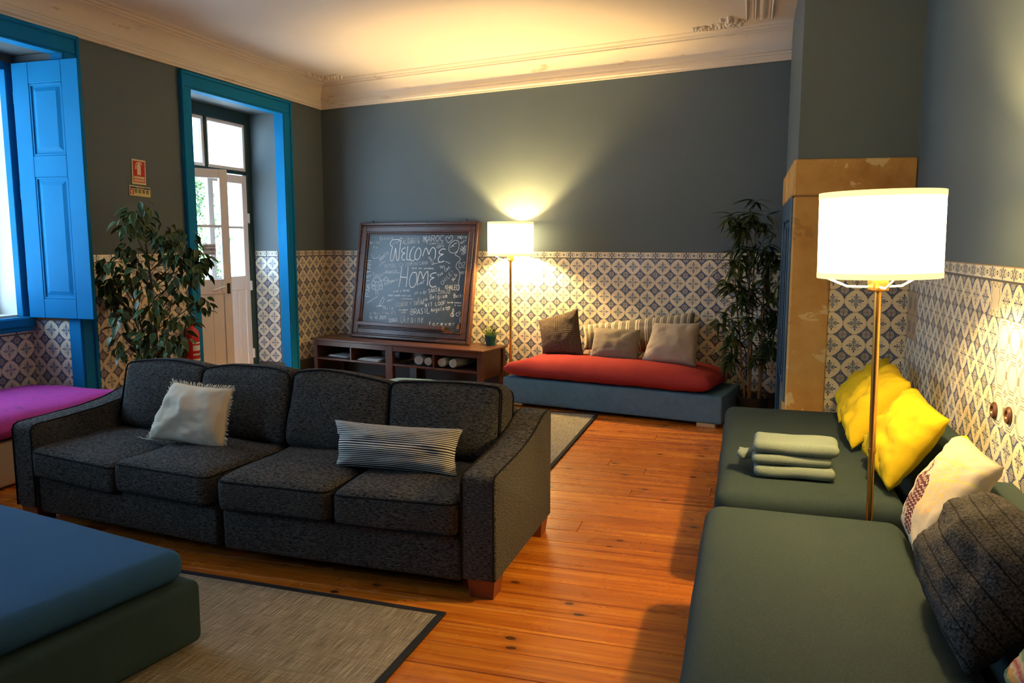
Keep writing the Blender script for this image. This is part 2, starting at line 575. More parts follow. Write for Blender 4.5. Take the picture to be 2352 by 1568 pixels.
# varnished pine boards (object x runs along the board)
def pine():
    m = Mat('orange varnished pine', .3, .5)
    v = m.coord('Object', (1, 1, 1), True)
    g = m.noise(m.coord('Object', (.9, 26, 26), True), 2.2, 5, .6, .35)
    band = m.noise(m.coord('Object', (.35, 11, 11), True), 1.6, 3, .5, .8)
    col = m.ramp(g * .45 + band * .55, [(.33, (.19, .036, .004)), (.44, (.42, .110, .010)), (.54, (.57, .180, .017)), (.68, (.70, .28, .036))])
    kc = m.coord('Object', (3.4, 6.0, 6.0), True)
    kv = m.voronoi(kc, 1.0, dim='2D') + (m.noise(v, 28, 2) - .5) * .07
    gate = m.xyz(m.voronoi(kc, 1.0, out='Color', dim='2D').s)[0].gt(.74)
    knot = kv.lt(.068) * gate
    halo = ((.20 - kv) * 7.0).mx(0.0).mn(1.0) * gate
    col = m.mix(halo * .45, col, (.17, .035, .005))
    col = m.mix(knot * .92, col, (.022, .008, .003))
    r = m.rand()
    col = m.mix((r - .35) * .55, col, (.26, .07, .010))
    m.color(col)
    m.roughness(m.noise(v, 5, 4) * .22 + .17)
    m.bump(g * .5 + m.noise(v, 3, 2) * .5, .10, .004)
    return m.m
M_PINE = pine()
M_GAP = plain('dark floor gap', (.03, .012, .006), .9, .1)

def wood(name, c1, c2, sc=(1.2, 16, 16), rough=.35, spec=.5):
    m = Mat(name, rough, spec)
    g = m.noise(m.coord('Object', sc), 2.5, 5, .6, .6)
    m.color(m.mix(g, c1, c2)); m.bump(g, .08, .003)
    m.roughness(g * .2 + rough - .1); return m.m
M_DARKWOOD = wood('dark red brown wood', (.036, .013, .009), (.085, .032, .020))
M_FRAMEWOOD = wood('walnut frame wood', (.040, .016, .010), (.095, .040, .024), (9, 9, 9), .3)
M_FEET = wood('reddish wooden sofa foot', (.13, .032, .014), (.22, .065, .028), (10, 10, 2), .35)
M_BLOCK = wood('pale wooden block', (.42, .30, .18), (.55, .42, .28))
M_BRASS = plain('brass lamp metal', (.76, .40, .09), .28, .5, 1.0, var=.06)
M_WIREWHITE = plain('white lamp wire', (.9, .9, .88), .4, .4)
M_BLACK = plain('black plastic', (.012, .012, .013), .45, .4)
M_STEEL = plain('light metal', (.62, .62, .62), .3, .5, 1.0)

# upholstery
M_SOFA = fabric('charcoal melange upholstery', (.007, .007, .008), (.108, .102, .098), 3.2, stretch=(18, 30, 78), bump=.35, contrast=3.2)
M_PIPING = plain('charcoal piping', (.012, .012, .014), .9, .1)
M_OTTO = fabric('slate blue ribbed fabric', (.016, .064, .150), (.040, .122, .265), 2.2, stretch=(210, 210, 210), bump=.25)
M_OTTO_BASE = fabric('slate blue fabric in shade', (.020, .040, .046), (.036, .066, .072), 2.2, stretch=(210, 210, 210), bump=.2)  # same fabric as the ottoman top; shade and warm light put into its colour
M_BED = fabric('grey green bed fabric', (.017, .032, .038), (.040, .064, .070), 2.0, stretch=(200, 90, 200), bump=.22)
M_BLUEBED = fabric('faded blue suede', (.075, .155, .255), (.108, .205, .320), 22, bump=.12, blot=.5)
M_RED = fabric('red cotton cover', (.22, .020, .025), (.31, .035, .034), 160, bump=.28)
M_CREAMC = fabric('cream cotton', (.78, .64, .48), (.88, .75, .59), 200, bump=.45, blot=.3)
M_FRINGE = plain('cream fringe thread', (.74, .68, .55), .9, .1)
M_YELLOW = fabric('yellow linen', (.42, .31, .009), (.50, .38, .014), 240, bump=.4, blot=.12)
M_BLANKET = fabric('sage green fleece', (.15, .20, .19), (.20, .26, .245), 120, bump=.25)
M_TOWEL = fabric('pale blue grey towel', (.34, .40, .41), (.44, .50, .50), 150, bump=.4)
M_GREYC = fabric('grey brown rough linen', (.16, .135, .105), (.30, .26, .21), 2.4, stretch=(140, 140, 40), bump=.45)
M_BEIGEC = fabric('beige velvet', (.36, .30, .235), (.44, .375, .30), 120, bump=.25, sheen=.2, blot=.5)
M_BEIGEBASE = fabric('beige canvas', (.42, .35, .26), (.50, .42, .32), 160, bump=.2)
def waffle_mat():
    m = Mat('brown waffle knit', .95, .1); u, v = m.uv()
    g = ((u * 190).sin() * .5 + .5).mn((v * 190).sin() * .5 + .5)
    m.color(m.mix(g, (.055, .042, .034), (.20, .155, .125))); m.bump(g, .7, .006); return m.m
M_WAFFLE = waffle_mat()
def stripes_mat(name, k, duty, c1, c2, axis='v', soft=.06):
    m = Mat(name, .9, .15); u, v = m.uv(); t = v if axis == 'v' else u
    s_ = ((t * k).frac() - .5).abs()
    f = ((s_ - duty) / soft + .5).mx(0.0).mn(1.0)
    m.color(m.mix(f, c1, c2)); m.bump(m.noise(m.coord('Object'), 16, 3), .35, .006); return m.m
M_STRIPE = stripes_mat('navy and white ticking stripe', 25, .25, (.80, .76, .70), (.016, .016, .026))
def bolster_mat():
    m = Mat('grey and white wide stripe', .9, .15); u, v = m.uv()
    t = (u * 16).frac()
    f = t.lt(.18).mx(t.gt(.30) * t.lt(.40))
    m.color(m.mix(f, (.21, .185, .145), (.66, .60, .50))); m.bump(m.noise(m.coord('Object'), 18, 3), .3, .006); return m.m
M_BOLSTER = bolster_mat()
def purple_mat():
    m = Mat('magenta printed cotton', .9, .15); v = m.coord('Object')
    n = m.noise(v, 14, 5, .75, 1.5); d = m.voronoi(v, 4.5)
    col = m.mix((n - .52).mx(0.0) * 4.0, (.50, .060, .37), (.24, .04, .28))
    col = m.mix(d.lt(.16) * .35, col, (.20, .05, .26))
    m.color(col); m.bump(m.noise(v, 10, 3), .3, .008)
    return m.m
M_PURPLE = purple_mat()
def knit_mat():
    m = Mat('dark charcoal ribbed knit', .98, .1); u, v = m.uv()
    n = m.noise(m.coord('Object'), 150, 2, .8)
    rib = (((v + (u * 3.0).sin() * .02) * 7.5).frac() - .5).abs()
    seam = rib.lt(.045)
    col = m.mix(((n - .5) * 2.4 + .35).mx(0.0).mn(1.0), (.010, .011, .014), (.115, .108, .104))
    m.color(m.mix(seam * .8, col, (.006, .006, .007))); m.bump(n * .45 + rib * .9, .7, .010); return m.m
M_KNIT = knit_mat()
def printed_mat():
    m = Mat('white cushion with plum leaf print', .9, .15); u, v = m.uv()
    def ell(p, q, rp, rq): return ((p / rp) * (p / rp) + (q / rq) * (q / rq)).lt(1.0)
    zz = (v * 26 + ((u * 26).frac() - .5).abs() * 1.1).frac().lt(.13)
    leaf = ell(u - .48, v - .36, .13, .17).mx(ell(u - .33, v - .50, .07, .14)).mx(ell(u - .54, v - .14, .12, .075)).mx(ell(u - .31, v - .24, .045, .12))
    dots = (((u - .40) * (u - .40) + (v - .80) * (v - .80)).sqrt() * 22).frac().lt(.2) * ell(u - .40, v - .80, .22, .17)
    och = ell(u - .70, v - .55, .16, .26) * ((v * 18 + ((u * 14).frac() - .5).abs() * 1.2).frac().lt(.55))
    stem = ((v - u * .55 - .18).abs().lt(.008)).mx((v - u * .3 - .55).abs().lt(.006))
    yel = ell(u - .06, v - .97, .13, .10)
    col = m.mix(m.noise(m.coord('Object'), 8, 3), (.36, .32, .26), (.43, .39, .32))
    col = m.mix(dots * .5, col, (.42, .26, .14)); col = m.mix(och * .7, col, (.60, .36, .13))
    col = m.mix(stem * .8, col, (.40, .40, .10)); col = m.mix(yel, col, (.82, .50, .02))
    plum = m.mix(zz, (.070, .018, .028), (.72, .66, .56))
    m.color(m.mix(leaf, col, plum)); m.bump(m.noise(m.coord('Object'), 14, 3), .35, .008); return m.m
M_PRINTED = printed_mat()
def multi_mat():
    m = Mat('multicoloured knit', .95, .1); u, v = m.uv()
    n = m.noise(m.coord('Object'), 60, 2)
    t = (v * 5.0 + u * .6 + n * .35).frac()
    m.color(m.ramp(t, [(.0, (.42, .36, .28)), (.22, (.30, .06, .05)), (.42, (.40, .34, .25)), (.62, (.10, .20, .09)), (.82, (.38, .22, .08))])); m.bump(n, .5, .006); return m.m
M_MULTI = multi_mat()
def blackwhite_mat():
    m = Mat('white cushion with black spots', .9, .1); u, v = m.uv()
    n = m.noise(m.coord('Object'), 7, 2)
    m.color(m.mix(n.gt(.56), (.70, .64, .58), (.03, .03, .04))); return m.m
M_SPOT = blackwhite_mat()
def rug_mat(name, c1, c2, c3, sx, sy):
    m = Mat(name, .95, .1)
    g = m.noise(m.coord('Object', (sx, sy, 1)), 1.0, 3, .7)
    f = m.noise(m.coord('Object', (sy, sx, 1)), 1.0, 2, .6)
    col = m.ramp(g * .75 + f * .25, [(.33, c1), (.5, c2), (.66, c3)])
    big = m.noise(m.coord('Object'), 2, 3)
    m.color(m.mix((big - .4) * .5, col, c1)); m.bump(g, .9, .006); return m.m
M_RUG = rug_mat('beige grey flatweave', (.11, .085, .062), (.27, .225, .165), (.46, .40, .31), 190, 7)
M_RUG2 = rug_mat('pale grey flatweave', (.15, .13, .105), (.27, .245, .20), (.38, .35, .29), 150, 9)
M_RUGEDGE = plain('dark navy rug binding', (.020, .022, .030), .9, .1)

# lamps, glass, green things
def shade_mat():
    m = Mat('lit linen lamp shade', .9, .1)
    m.color((.85, .78, .62))
    n = m.noise(m.coord('Object'), 180, 2)
    m.b.inputs['Emission Color'].default_value = (1.0, .74, .36, 1)
    m.b.inputs['Emission Strength'].default_value = SHADE_GLOW
    m.bump(n, .1, .002); return m.m
M_SHADE = shade_mat()
def trim_mat():
    m = Mat('lamp shade rim tape', .9, .1); m.color((.80, .62, .34))
    m.b.inputs['Emission Color'].default_value = (1.0, .70, .28, 1)
    m.b.inputs['Emission Strength'].default_value = SHADE_GLOW * .14; return m.m
M_TRIM = trim_mat()
def bulb_mat():
    m = Mat('lit bulb', .5, .2); m.color((1, .9, .7))
    m.b.inputs['Emission Color'].default_value = (1.0, .80, .45, 1)
    m.b.inputs['Emission Strength'].default_value = 8.0; return m.m
M_BULB = bulb_mat()
def glass():
    m = bpy.data.materials.new('window glass'); m.use_nodes = True; nt = m.node_tree; nt.nodes.clear()
    out = nt.nodes.new('ShaderNodeOutputMaterial'); mx = nt.nodes.new('ShaderNodeMixShader')
    tr = nt.nodes.new('ShaderNodeBsdfTransparent'); gl = nt.nodes.new('ShaderNodeBsdfGlossy'); lw = nt.nodes.new('ShaderNodeLayerWeight')
    tr.inputs[0].default_value = (.96, .98, .98, 1); gl.inputs['Roughness'].default_value = .02
    e = Ex(nt, lw.outputs['Facing']).pow(5.0) * .6 + .03
    nt.links.new(e.s, mx.inputs[0]); nt.links.new(tr.outputs[0], mx.inputs[1]); nt.links.new(gl.outputs[0], mx.inputs[2])
    nt.links.new(mx.outputs[0], out.inputs[0]); return m
M_GLASS = glass()
def leaf_mat(name, c1, c2, rim=None):
    m = Mat(name, .42, .35)
    r = m.rand(); n = m.noise(m.coord('Object'), 30, 2)
    col = m.mix((r * .8 + n * .3).mn(1.0), c1, c2)
    if rim:
        u, v = m.uv(); e = (u - .5).abs().gt(.40)
        col = m.mix(e * .7, col, rim)
    m.color(col)
    m.b.inputs['Subsurface Weight'].default_value = 0.0
    return m.m
M_FICUS = leaf_mat('ficus leaf green', (.016, .042, .012), (.050, .105, .026), (.22, .27, .15))
M_BAMBOO = leaf_mat('bamboo leaf green', (.018, .036, .010), (.055, .088, .022))
M_TRUNK = plain('brown branch bark', (.070, .045, .028), .8, .15, var=.3, sc=40, bump=.3)
M_CANE = plain('bamboo cane', (.25, .145, .065), .5, .3, var=.25, sc=25)
M_POT = plain('black plant pot', (.018, .016, .015), .6, .3)
M_TEALPOT = plain('dark teal pot', (.004, .060, .072), .45, .4)
M_SOIL = plain('dark soil', (.03, .02, .012), .95, .05, var=.4, sc=50)
M_SUCC = leaf_mat('succulent green', (.07, .11, .02), (.17, .20, .04))
M_OUTLEAF = leaf_mat('sunlit tree leaf', (.05, .11, .03), (.12, .20, .06))
M_REDMETAL = plain('red extinguisher enamel', (.50, .012, .014), .25, .5, var=.05)
M_SIGNRED = plain('sign red', (.46, .010, .012), .5, .3, var=.03)
M_SIGNCREAM = plain('sign cream', (.70, .58, .34), .5, .3, var=.04)
M_SIGNYEL = plain('sign pale yellow', (.60, .52, .22), .5, .3, var=.04)
M_SIGNDARK = plain('sign dark ink', (.05, .05, .03), .6, .2)
M_SIGNBLUE = plain('sign blue header', (.06, .09, .16), .6, .2)
M_SIGNWHITE = plain('sign white', (.68, .70, .72), .5, .3, var=.03)
M_INK = plain('navy ink', (.020, .028, .06), .6, .2)
M_OUTWALL = plain('pale outside wall', (.40, .40, .36), .9, .1)
M_OUTGROUND = plain('outside paving', (.48, .47, .45), .9, .1)
M_PAPER = plain('white paper', (.55, .53, .50), .8, .1, var=.2, sc=12)
M_OUTSTONE = plain('white outside stone', (.78, .76, .72), .8, .2, var=.06)
def board_mat():
    m = Mat('black slate board', .32, .5); v = m.coord('Object')
    n = m.noise(v, 2.6, 5, .6, .8); f = m.noise(m.coord('Object', (3, 1, 14)), 2, 4, .6)
    m.color(m.ramp(n * .6 + f * .4, [(.35, (.022, .028, .032)), (.6, (.040, .048, .052)), (.8, (.085, .095, .10))]))
    return m.m
M_SLATE = board_mat()
def chalk_mat(name, c, g):
    m = Mat(name, .95, .05); n = m.noise(m.coord('Object'), 220, 2)
    m.color(m.mix(((n - g) * 6 + .5).mx(0.0).mn(1.0), (.10, .115, .12), c)); return m.m
M_CHALK = chalk_mat('white chalk', (.86, .88, .88), .34)
M_CHALK2 = chalk_mat('faint chalk', (.60, .63, .64), .35)
# ------------------------------------------------------------------ the room
FB = Frame(-.2352, 7.9986, -29.264)      # back wall, room at y < 0
FL = Frame(-2.130, 9.058, -107.4251)     # window wall, room at y > 0
FR = Frame(2.458, 4.889, -106.344)       # right wall, room at y < 0
FK = Frame(2.0139, 4.9687, -10.1953)     # short return wall, room at y < 0
FM = Frame(1.775, 5.012, 73.42)          # side of the return towards the back, room at y > 0
CEIL = 3.2; TS = .14; DADO = 1.384; ROW1 = 1.2512
DOOR = (.762, 2.162); NICHES = [(3.454, 5.25), (6.342, 8.138)]
WIN_Z = (.93, 2.72)

# daylight portals at the openings (sampling guides for the sky, they give no light of their own)
def portal(name, s, z, w, h, y):
    d = bpy.data.lights.new(name, 'AREA'); d.shape = 'RECTANGLE'; d.size = w; d.size_y = h
    d.cycles.is_portal = True
    o = link(name, d, None, FL.M @ Matrix.Translation((s, y, z)) @ Matrix.Rotation(radians(90), 4, 'X'))
    return o
for i, (a, b) in enumerate(NICHES): portal('window_daylight_portal', (a + b) / 2, 1.83, b - a - .1, 1.85, -.80)
portal('door_daylight_portal', 1.462, 1.4, 1.4, 2.8, -.50)

mb = MB(); mb.box(-2.9, 3.2, 0, .3, 0, 3.4)
wall_back = struct(mb.build('wall_back', M_WALL, M=FB.M))
mb = MB()
cuts = [(-.35, DOOR[0], None), (DOOR[0], DOOR[1], 2.79)]; last = DOOR[1]
for a, b in NICHES:
    cuts += [(last, a, None), (a, b, 2.80)]; last = b
cuts.append((last, 12.9, None))
for a, b, top in cuts:
    mb.box(a, b, -.45, 0, top or 0, 3.4)
for a, b in NICHES:                       # thinner parapet and jambs behind each niche
    mb.box(a - .1, b + .1, -.75, -.45, 0, WIN_Z[0]); mb.box(a - .1, b + .1, -.75, -.45, WIN_Z[1], 3.4)
    mb.box(a - .1, a + .06, -.75, -.45, WIN_Z[0], WIN_Z[1]); mb.box(b - .06, b + .1, -.75, -.45, WIN_Z[0], WIN_Z[1])
wall_left = struct(mb.build('wall_left', M_WALL, M=FL.M))
mb = MB(); mb.box(0, 9.2, 0, .3, 0, 3.4)
wall_right = struct(mb.build('wall_right', M_WALL, M=FR.M))
mb = MB(); mb.prism([(-.243, 0), (.451, 0), (.60, .20), (-.10, .20)], 0, 3.4, axis='z')
wall_alcove = struct(mb.build('wall_alcove', M_WALL, M=FK.M))
mb = MB(); mb.prism([(0, 0), (1.70, 0), (1.70, -.15), (.05, -.15)], 0, 3.4, axis='z')
wall_side = struct(mb.build('wall_side', M_WALL, M=FM.M))
mb = MB(); mb.box(-8, 3, -2.9, -2.6, 0, 3.4)
wall_rear = struct(mb.build('wall_rear', M_WALL_REAR))
mb = MB(); mb.prism([(-7.5, -3), (2.2, -3), (4, 4), (4, 8), (-2.2, 9.8), (-3.5, 9.5)], CEIL, CEIL + .2, axis='z')
ceiling = struct(mb.build('ceiling', M_CEIL))
mb = MB(); mb.prism([(-7.5, -3), (2.2, -3), (4, 4), (4, 8), (-2.2, 9.8), (-3.6, 9.5)], -.16, -.022, axis='z')
floor = struct(mb.build('floor', M_GAP))

# floor boards, laid square to the side walls
FF = Frame(0, 0, -16.5)
rb = random.Random(3); bw = .157
for j in range(70):
    y0 = -2.9 + j * bw
    if y0 > 8.4: break
    x = -5.05 - rb.random() * .4
    while x < 1.75:
        ln = rb.choice([2.6, 3.2, 3.9, 4.6, 5.4]); x1 = min(x + ln, 1.85)
        if x1 - x < .4: break
        cx = (x + x1) / 2
        mb = MB(); h = (x1 - x) / 2 - .0008
        mb.cbox(-h, h, 0.0011, bw - .0011, -.022, 0, .0026)
        o = mb.build('floor_board', M_PINE, floor, M=FF.at(cx, y0, rb.uniform(-.0006, 0)))
        x = x1

# ---- tiles
_tm = {}
def tile_mesh(u0=0.0, u1=1.0, v0=0.0, v1=1.0, h=TS, mat=M_TILE, key='t'):
    k = (round(u0, 3), round(u1, 3), round(v0, 3), round(v1, 3), key)
    if k in _tm: return _tm[k]
    g, c, t = .0009, .0022, .0065
    xa, xb = (u0 - .5) * TS + g, (u1 - .5) * TS - g; za, zb = (v0 - .5) * h + g, (v1 - .5) * h - g
    vs = [(xa, 0, za), (xb, 0, za), (xb, 0, zb), (xa, 0, zb), (xa, -t + .001, za), (xb, -t + .001, za), (xb, -t + .001, zb), (xa, -t + .001, zb),
          (xa + c, -t, za + c), (xb - c, -t, za + c), (xb - c, -t, zb - c), (xa + c, -t, zb - c)]
    fs = [(8, 9, 10, 11)]
    for i in range(4):
        j = (i + 1) % 4
        fs += [(4 + i, 4 + j, 8 + j, 8 + i), (i, j, 4 + j, 4 + i)]
    uvs = [[(vs[q][0] / TS + .5, vs[q][2] / h + .5) for q in f] for f in fs]
    mb = MB(); mb.add(vs, fs, uvs)
    me = mb.mesh('tile' if key != 'b' else 'border_tile', fix=False); me.materials.append(mat)
    _tm[k] = me
    return me
rt = random.Random(11)
def lay(parent, F, s0, s1, phase, rows, side=-1, y=0.0, border=True, special=None, ztop=None):
    """tile a strip of wall from s0 to s1; tile centres at phase + k*TS; side = room side of the frame's y"""
    k0 = math.floor((s0 - phase) / TS + .5); k1 = math.ceil((s1 - phase) / TS - .5)
    rot = 0.0 if side < 0 else pi
    for k in range(k0, k1 + 1):
        c = phase + k * TS
        a, b = max(s0, c - TS / 2), min(s1, c + TS / 2)
        if b - a < .012: continue
        u0, u1 = (a - c) / TS + .5, (b - c) / TS + .5
        if side > 0: u0, u1 = 1 - u1, 1 - u0
        for r in rows:
            z = ROW1 - (r - 1) * TS
            v1 = 1.0
            if ztop is not None and z + TS / 2 > ztop:
                v1 = (ztop - z) / TS + .5
                if v1 < .15: continue
            mt = (special or {}).get((k, r))
            me = tile_mesh(u0, u1, 0, v1, mat=mt or M_TILE, key='t' + (mt.name if mt else ''))
            M = F.at(c, y + side * .003, z, rot) @ Matrix.Rotation(rt.uniform(-.004, .004), 4, 'X') @ Matrix.Rotation(rt.uniform(-.004, .004), 4, 'Z')
            wlink('tile', me, parent, M)
        if border:
            wlink('border_tile', tile_mesh(u0, u1, h=.060, mat=M_BORDER, key='b'), parent, F.at(c, y + side * .003, 1.352, rot))
    zb, zt = .2012, (DADO if border else (ztop or ROW1 + TS / 2))
    zb = ROW1 - (max(rows) - .5) * TS
    mb = MB(); mb.box(s0, s1, min(y, y + side * .003), max(y, y + side * .003), zb, zt)
    g = mb.mesh('grout_bed'); g.materials.append(M_GROUT); wlink('grout_bed', g, parent, F.M)
ALL = range(1, 9)
lay(wall_back, FB, -2.17, 2.85, 0.0, ALL)
lay(wall_left, FL, 0.0, .639, .060, ALL, side=1)
lay(wall_left, FL, 2.285, 3.30, 2.36, ALL, side=1)
lay(wall_alcove, FK, -.021, .451, 0.0, ALL)
sp = {}
for k in (13, 14, 15):
    for r in (2, 3, 4): sp[(k, r)] = M_GEO
sp[(12, 1)] = M_WIRE
for k in (0, 1):
    for r in (2, 3): sp[(k, r)] = M_WORN
lay(wall_right, FR, 0.0, 4.05, .099, ALL, special=sp)
# reveals of the garden door and of the visible window niche
JR = Frame(FL.p(DOOR[0], 0).x, FL.p(DOOR[0], 0).y, -107.4251 + 90)
JL = Frame(FL.p(DOOR[1], 0).x, FL.p(DOOR[1], 0).y, -107.4251 - 90)
lay(wall_left, JR, -.385, -.09, -.31, ALL)
lay(wall_left, JL, .09, .385, .31, ALL)
NR = Frame(FL.p(NICHES[0][0], 0).x, FL.p(NICHES[0][0], 0).y, -107.4251 + 90)
lay(wall_left, NR, -.45, -.06, -.12, range(4, 9), border=False)
NB = Frame(FL.p(0, -.45).x, FL.p(0, -.45).y, -107.4251)
lay(wall_left, NB, 3.456, 5.248, 3.53, range(4, 9), side=1, border=False, ztop=.80, special={(5, 4): M_GEO, (6, 4): M_GEO})
# dado strip under the sill
for i in range(9):
    wlink('border_tile', tile_mesh(h=.060, mat=M_BORDER, key='b'), wall_left, NB.at(3.53 + i * TS, .003, .832, pi))

# baseboards
def baseboard(name, F, s0, s1, side):
    mb = MB(); y0, y1 = (0, .018) if side > 0 else (-.018, 0)
    mb.cbox(s0, s1, y0, y1, 0, .2, .004, F.M); return struct(mb.build(name, M_BASE))
baseboard('baseboard_back', FB, -2.15, 2.83, -1)
baseboard('baseboard_left', FL, .01, .636, 1)
baseboard('baseboard_left', FL, 2.288, 3.298, 1)
baseboard('baseboard_right', FR, .0, 7.7, -1)
baseboard('baseboard_alcove', FK, -.02, .45, -1)
o = baseboard('baseboard_door', JR, -.385, -.06, -1)
o = baseboard('baseboard_side', FM, 1.36, 1.64, 1); o.data.materials[0] = M_BLUE_DOOR

# cornice and ceiling mouldings
corner = FB.p(-2.17, 0)
prof = [(0, 2.93), (.022, 2.93), (.022, 2.945), (.034, 2.955), (.034, 2.975), (.026, 2.985), (.030, 3.0), (.012, 3.012), (.014, 3.022), (.022, 3.06), (.045, 3.105), (.085, 3.138), (.125, 3.15),
        (.125, 3.162), (.145, 3.166), (.150, 3.180), (.175, 3.184), (.190, 3.195), (.190, 3.215), (0, 3.215)]
trim = sweep(prof, [FB.p(2.9, 0), corner, FL.p(12.6, 0)]); struct(trim.build('trim_1', M_CORNICE, smooth=True, angle=25))
mb = MB()
for y, w, h in ((.165, .020, .022), (.185, .012, .012), (.235, .055, .020), (.285, .016, .020), (.305, .012, .010), (.350, .018, .018)):
    pts = [(y + w / 2 * cos(a), CEIL - h * sin(a)) for a in [pi * i / 6 for i in range(7)]]
    mb.prism([(p[0], p[1]) for p in pts] + [(y - w / 2, CEIL + .003), (y + w / 2, CEIL + .003)], -5.5, 1.36, FM.M, axis='x')
struct(mb.build('trim_2', M_CORNICE, smooth=True, angle=30))
def ornament(name, F, s, y, ang, n, ln, seed):
    r = random.Random(seed); mb = MB()
    def blob(x, yy, rx, ry, rz, rot):
        M = F.at(s, y, CEIL - .004) @ Matrix.Rotation(ang, 4, 'Z') @ Matrix.Translation((x, yy, 0)) @ Matrix.Rotation(rot, 4, 'Z') @ Matrix.Diagonal((rx, ry, rz, 1))
        mb.lathe([(0.001, -1), (.5, -.8), (.86, -.4), (1, 0), (.8, .3)], 8, M)
    for i in range(n):
        t = i / n
        blob(t * ln + r.uniform(-.01, .01), sin(t * 9) * .03 * (1 - t * .5), .030 * (1.1 - t * .6), .014, .036, r.uniform(-1.2, 1.2))
        blob(t * ln, -.045 + r.uniform(-.01, .01), .022 * (1.1 - t * .5), .010, .026, r.uniform(0, 3))
        if i % 2: blob(t * ln, .05 * (1 - t), .022, .012, .02, r.uniform(0, 3))
    return struct(mb.build(name, M_CORNICE, smooth=True, angle=180))
ornament('trim_3', FB, 2.50, -.30, pi, 13, .40, 5)
ornament('trim_3', FB, 2.50, -.30, -pi / 2 - .3, 7, .22, 6)
ornament('trim_4', FB, -1.93, -.29, 0, 9, .34, 7)
ornament('trim_4', FB, -1.90, -.30, -pi / 2 + .25, 9, .30, 8)

# stone surround of the old doorway, and the blue door on its far side
mb = MB(); mb.cbox(-.262, .447, -.022, .02, 1.762, 1.985, .008, FK.M)
lint = struct(mb.build('trim_5', M_STONE)); lint['label'] = 'ochre stone lintel over the old doorway'
mb = MB(); mb.cbox(-.258, -.022, -.020, .02, 0, 1.758, .008, FK.M)
struct(mb.build('trim_6', M_STONE))
mb = MB(); mb.cbox(.0, 1.58, -.01, .024, 1.765, 1.983, .008, FM.M); mb.cbox(.0, .42, -.01, .016, 0, .44, .006, FM.M)
struct(mb.build('trim_7', M_STONE))
d2 = struct(link('door_2', None, None, FM.M))
mb = MB(); mb.cbox(.012, .13, -.01, .030, .45, 1.76, .006); mb.cbox(1.20, 1.34, -.01, .030, 0, 1.76, .006); mb.cbox(.13, 1.20, -.01, .030, 1.62, 1.76, .006)
mb.build('door_frame', M_BLUE_DOOR, d2)
mb = MB(); mb.cbox(.13, 1.20, -.01, .012, .45, 1.62, .003)
for a in (.20, .50, .80, 1.05): mb.cbox(a, a + .05, .012, .022, .50, 1.58, .004)
mb.build('door_leaf', M_BLUE_DOOR, d2)

# ---- the garden door
d1 = struct(link('door_1', None, None, FL.M))
s0, s1 = DOOR
def casing(par, s0, s1, ztop, zbot=0.0):
    for a, b, o_in in ((s0 - .123, s0, 1), (s1, s1 + .123, -1)):
        mb = MB(); mb.cbox(a, b, 0, .028, zbot, ztop, .005)
        e = a if o_in > 0 else b - .028
        mb.cbox(e, e + .028, .026, .042, zbot, ztop + .127, .005)
        mb.build('casing', M_BLUE, par)
        mb = MB()
        if o_in > 0: mb.cbox(s0 - .002, s0 + .014, -.088, .020, zbot, ztop, .003)
        else: mb.cbox(s1 - .014, s1 + .002, -.088, .020, zbot, ztop, .003)
        mb.build('jamb_lining', M_BLUE, par)
    mb = MB(); mb.cbox(s0 - .123, s1 + .123, 0, .028, ztop, ztop + .127, .005); mb.cbox(s0 - .123, s1 + .123, .026, .042, ztop + .099, ztop + .127, .005)
    mb.build('casing', M_BLUE, par)
    mb = MB(); mb.cbox(s0, s1, -.088, .020, ztop - .014, ztop + .002, .003); mb.build('jamb_lining', M_BLUE, par)
casing(d1, s0, s1, 2.79)
fr = MB()
fr.cbox(s0 + .001, s0 + .083, -.45, -.385, 0, 2.789, .004); fr.cbox(s1 - .083, s1 - .001, -.45, -.385, 0, 2.789, .004)
fr.cbox(s0 + .083, s1 - .083, -.45, -.385, 2.672, 2.789, .004); fr.cbox(s0 + .083, s1 - .083, -.45, -.385, 2.160, 2.196, .004); fr.cbox(1.447, 1.477, -.45, -.385, 2.196, 2.672, .004)
fr.cbox(s0 + .083, s1 - .083, -.45, -.385, 0, .02, .004)
fr.build('door_frame', M_GREENFRAME, d1)
for a, b in ((s0 + .083, 1.447), (1.477, s1 - .083)):
    mb = MB(); w = .034
    mb.cbox(a, a + w, -.44, -.40, 2.196, 2.672, .004); mb.cbox(b - w, b, -.44, -.40, 2.196, 2.672, .004)
    mb.cbox(a + w, b - w, -.44, -.40, 2.196, 2.196 + w, .004); mb.cbox(a + w, b - w, -.44, -.40, 2.672 - w, 2.672, .004)
    t = mb.build('transom_light', M_WHITE, d1)
    mb = MB(); mb.box(a + w, b - w, -.423, -.418, 2.196 + w, 2.672 - w); mb.build('pane', M_GLASS, t)
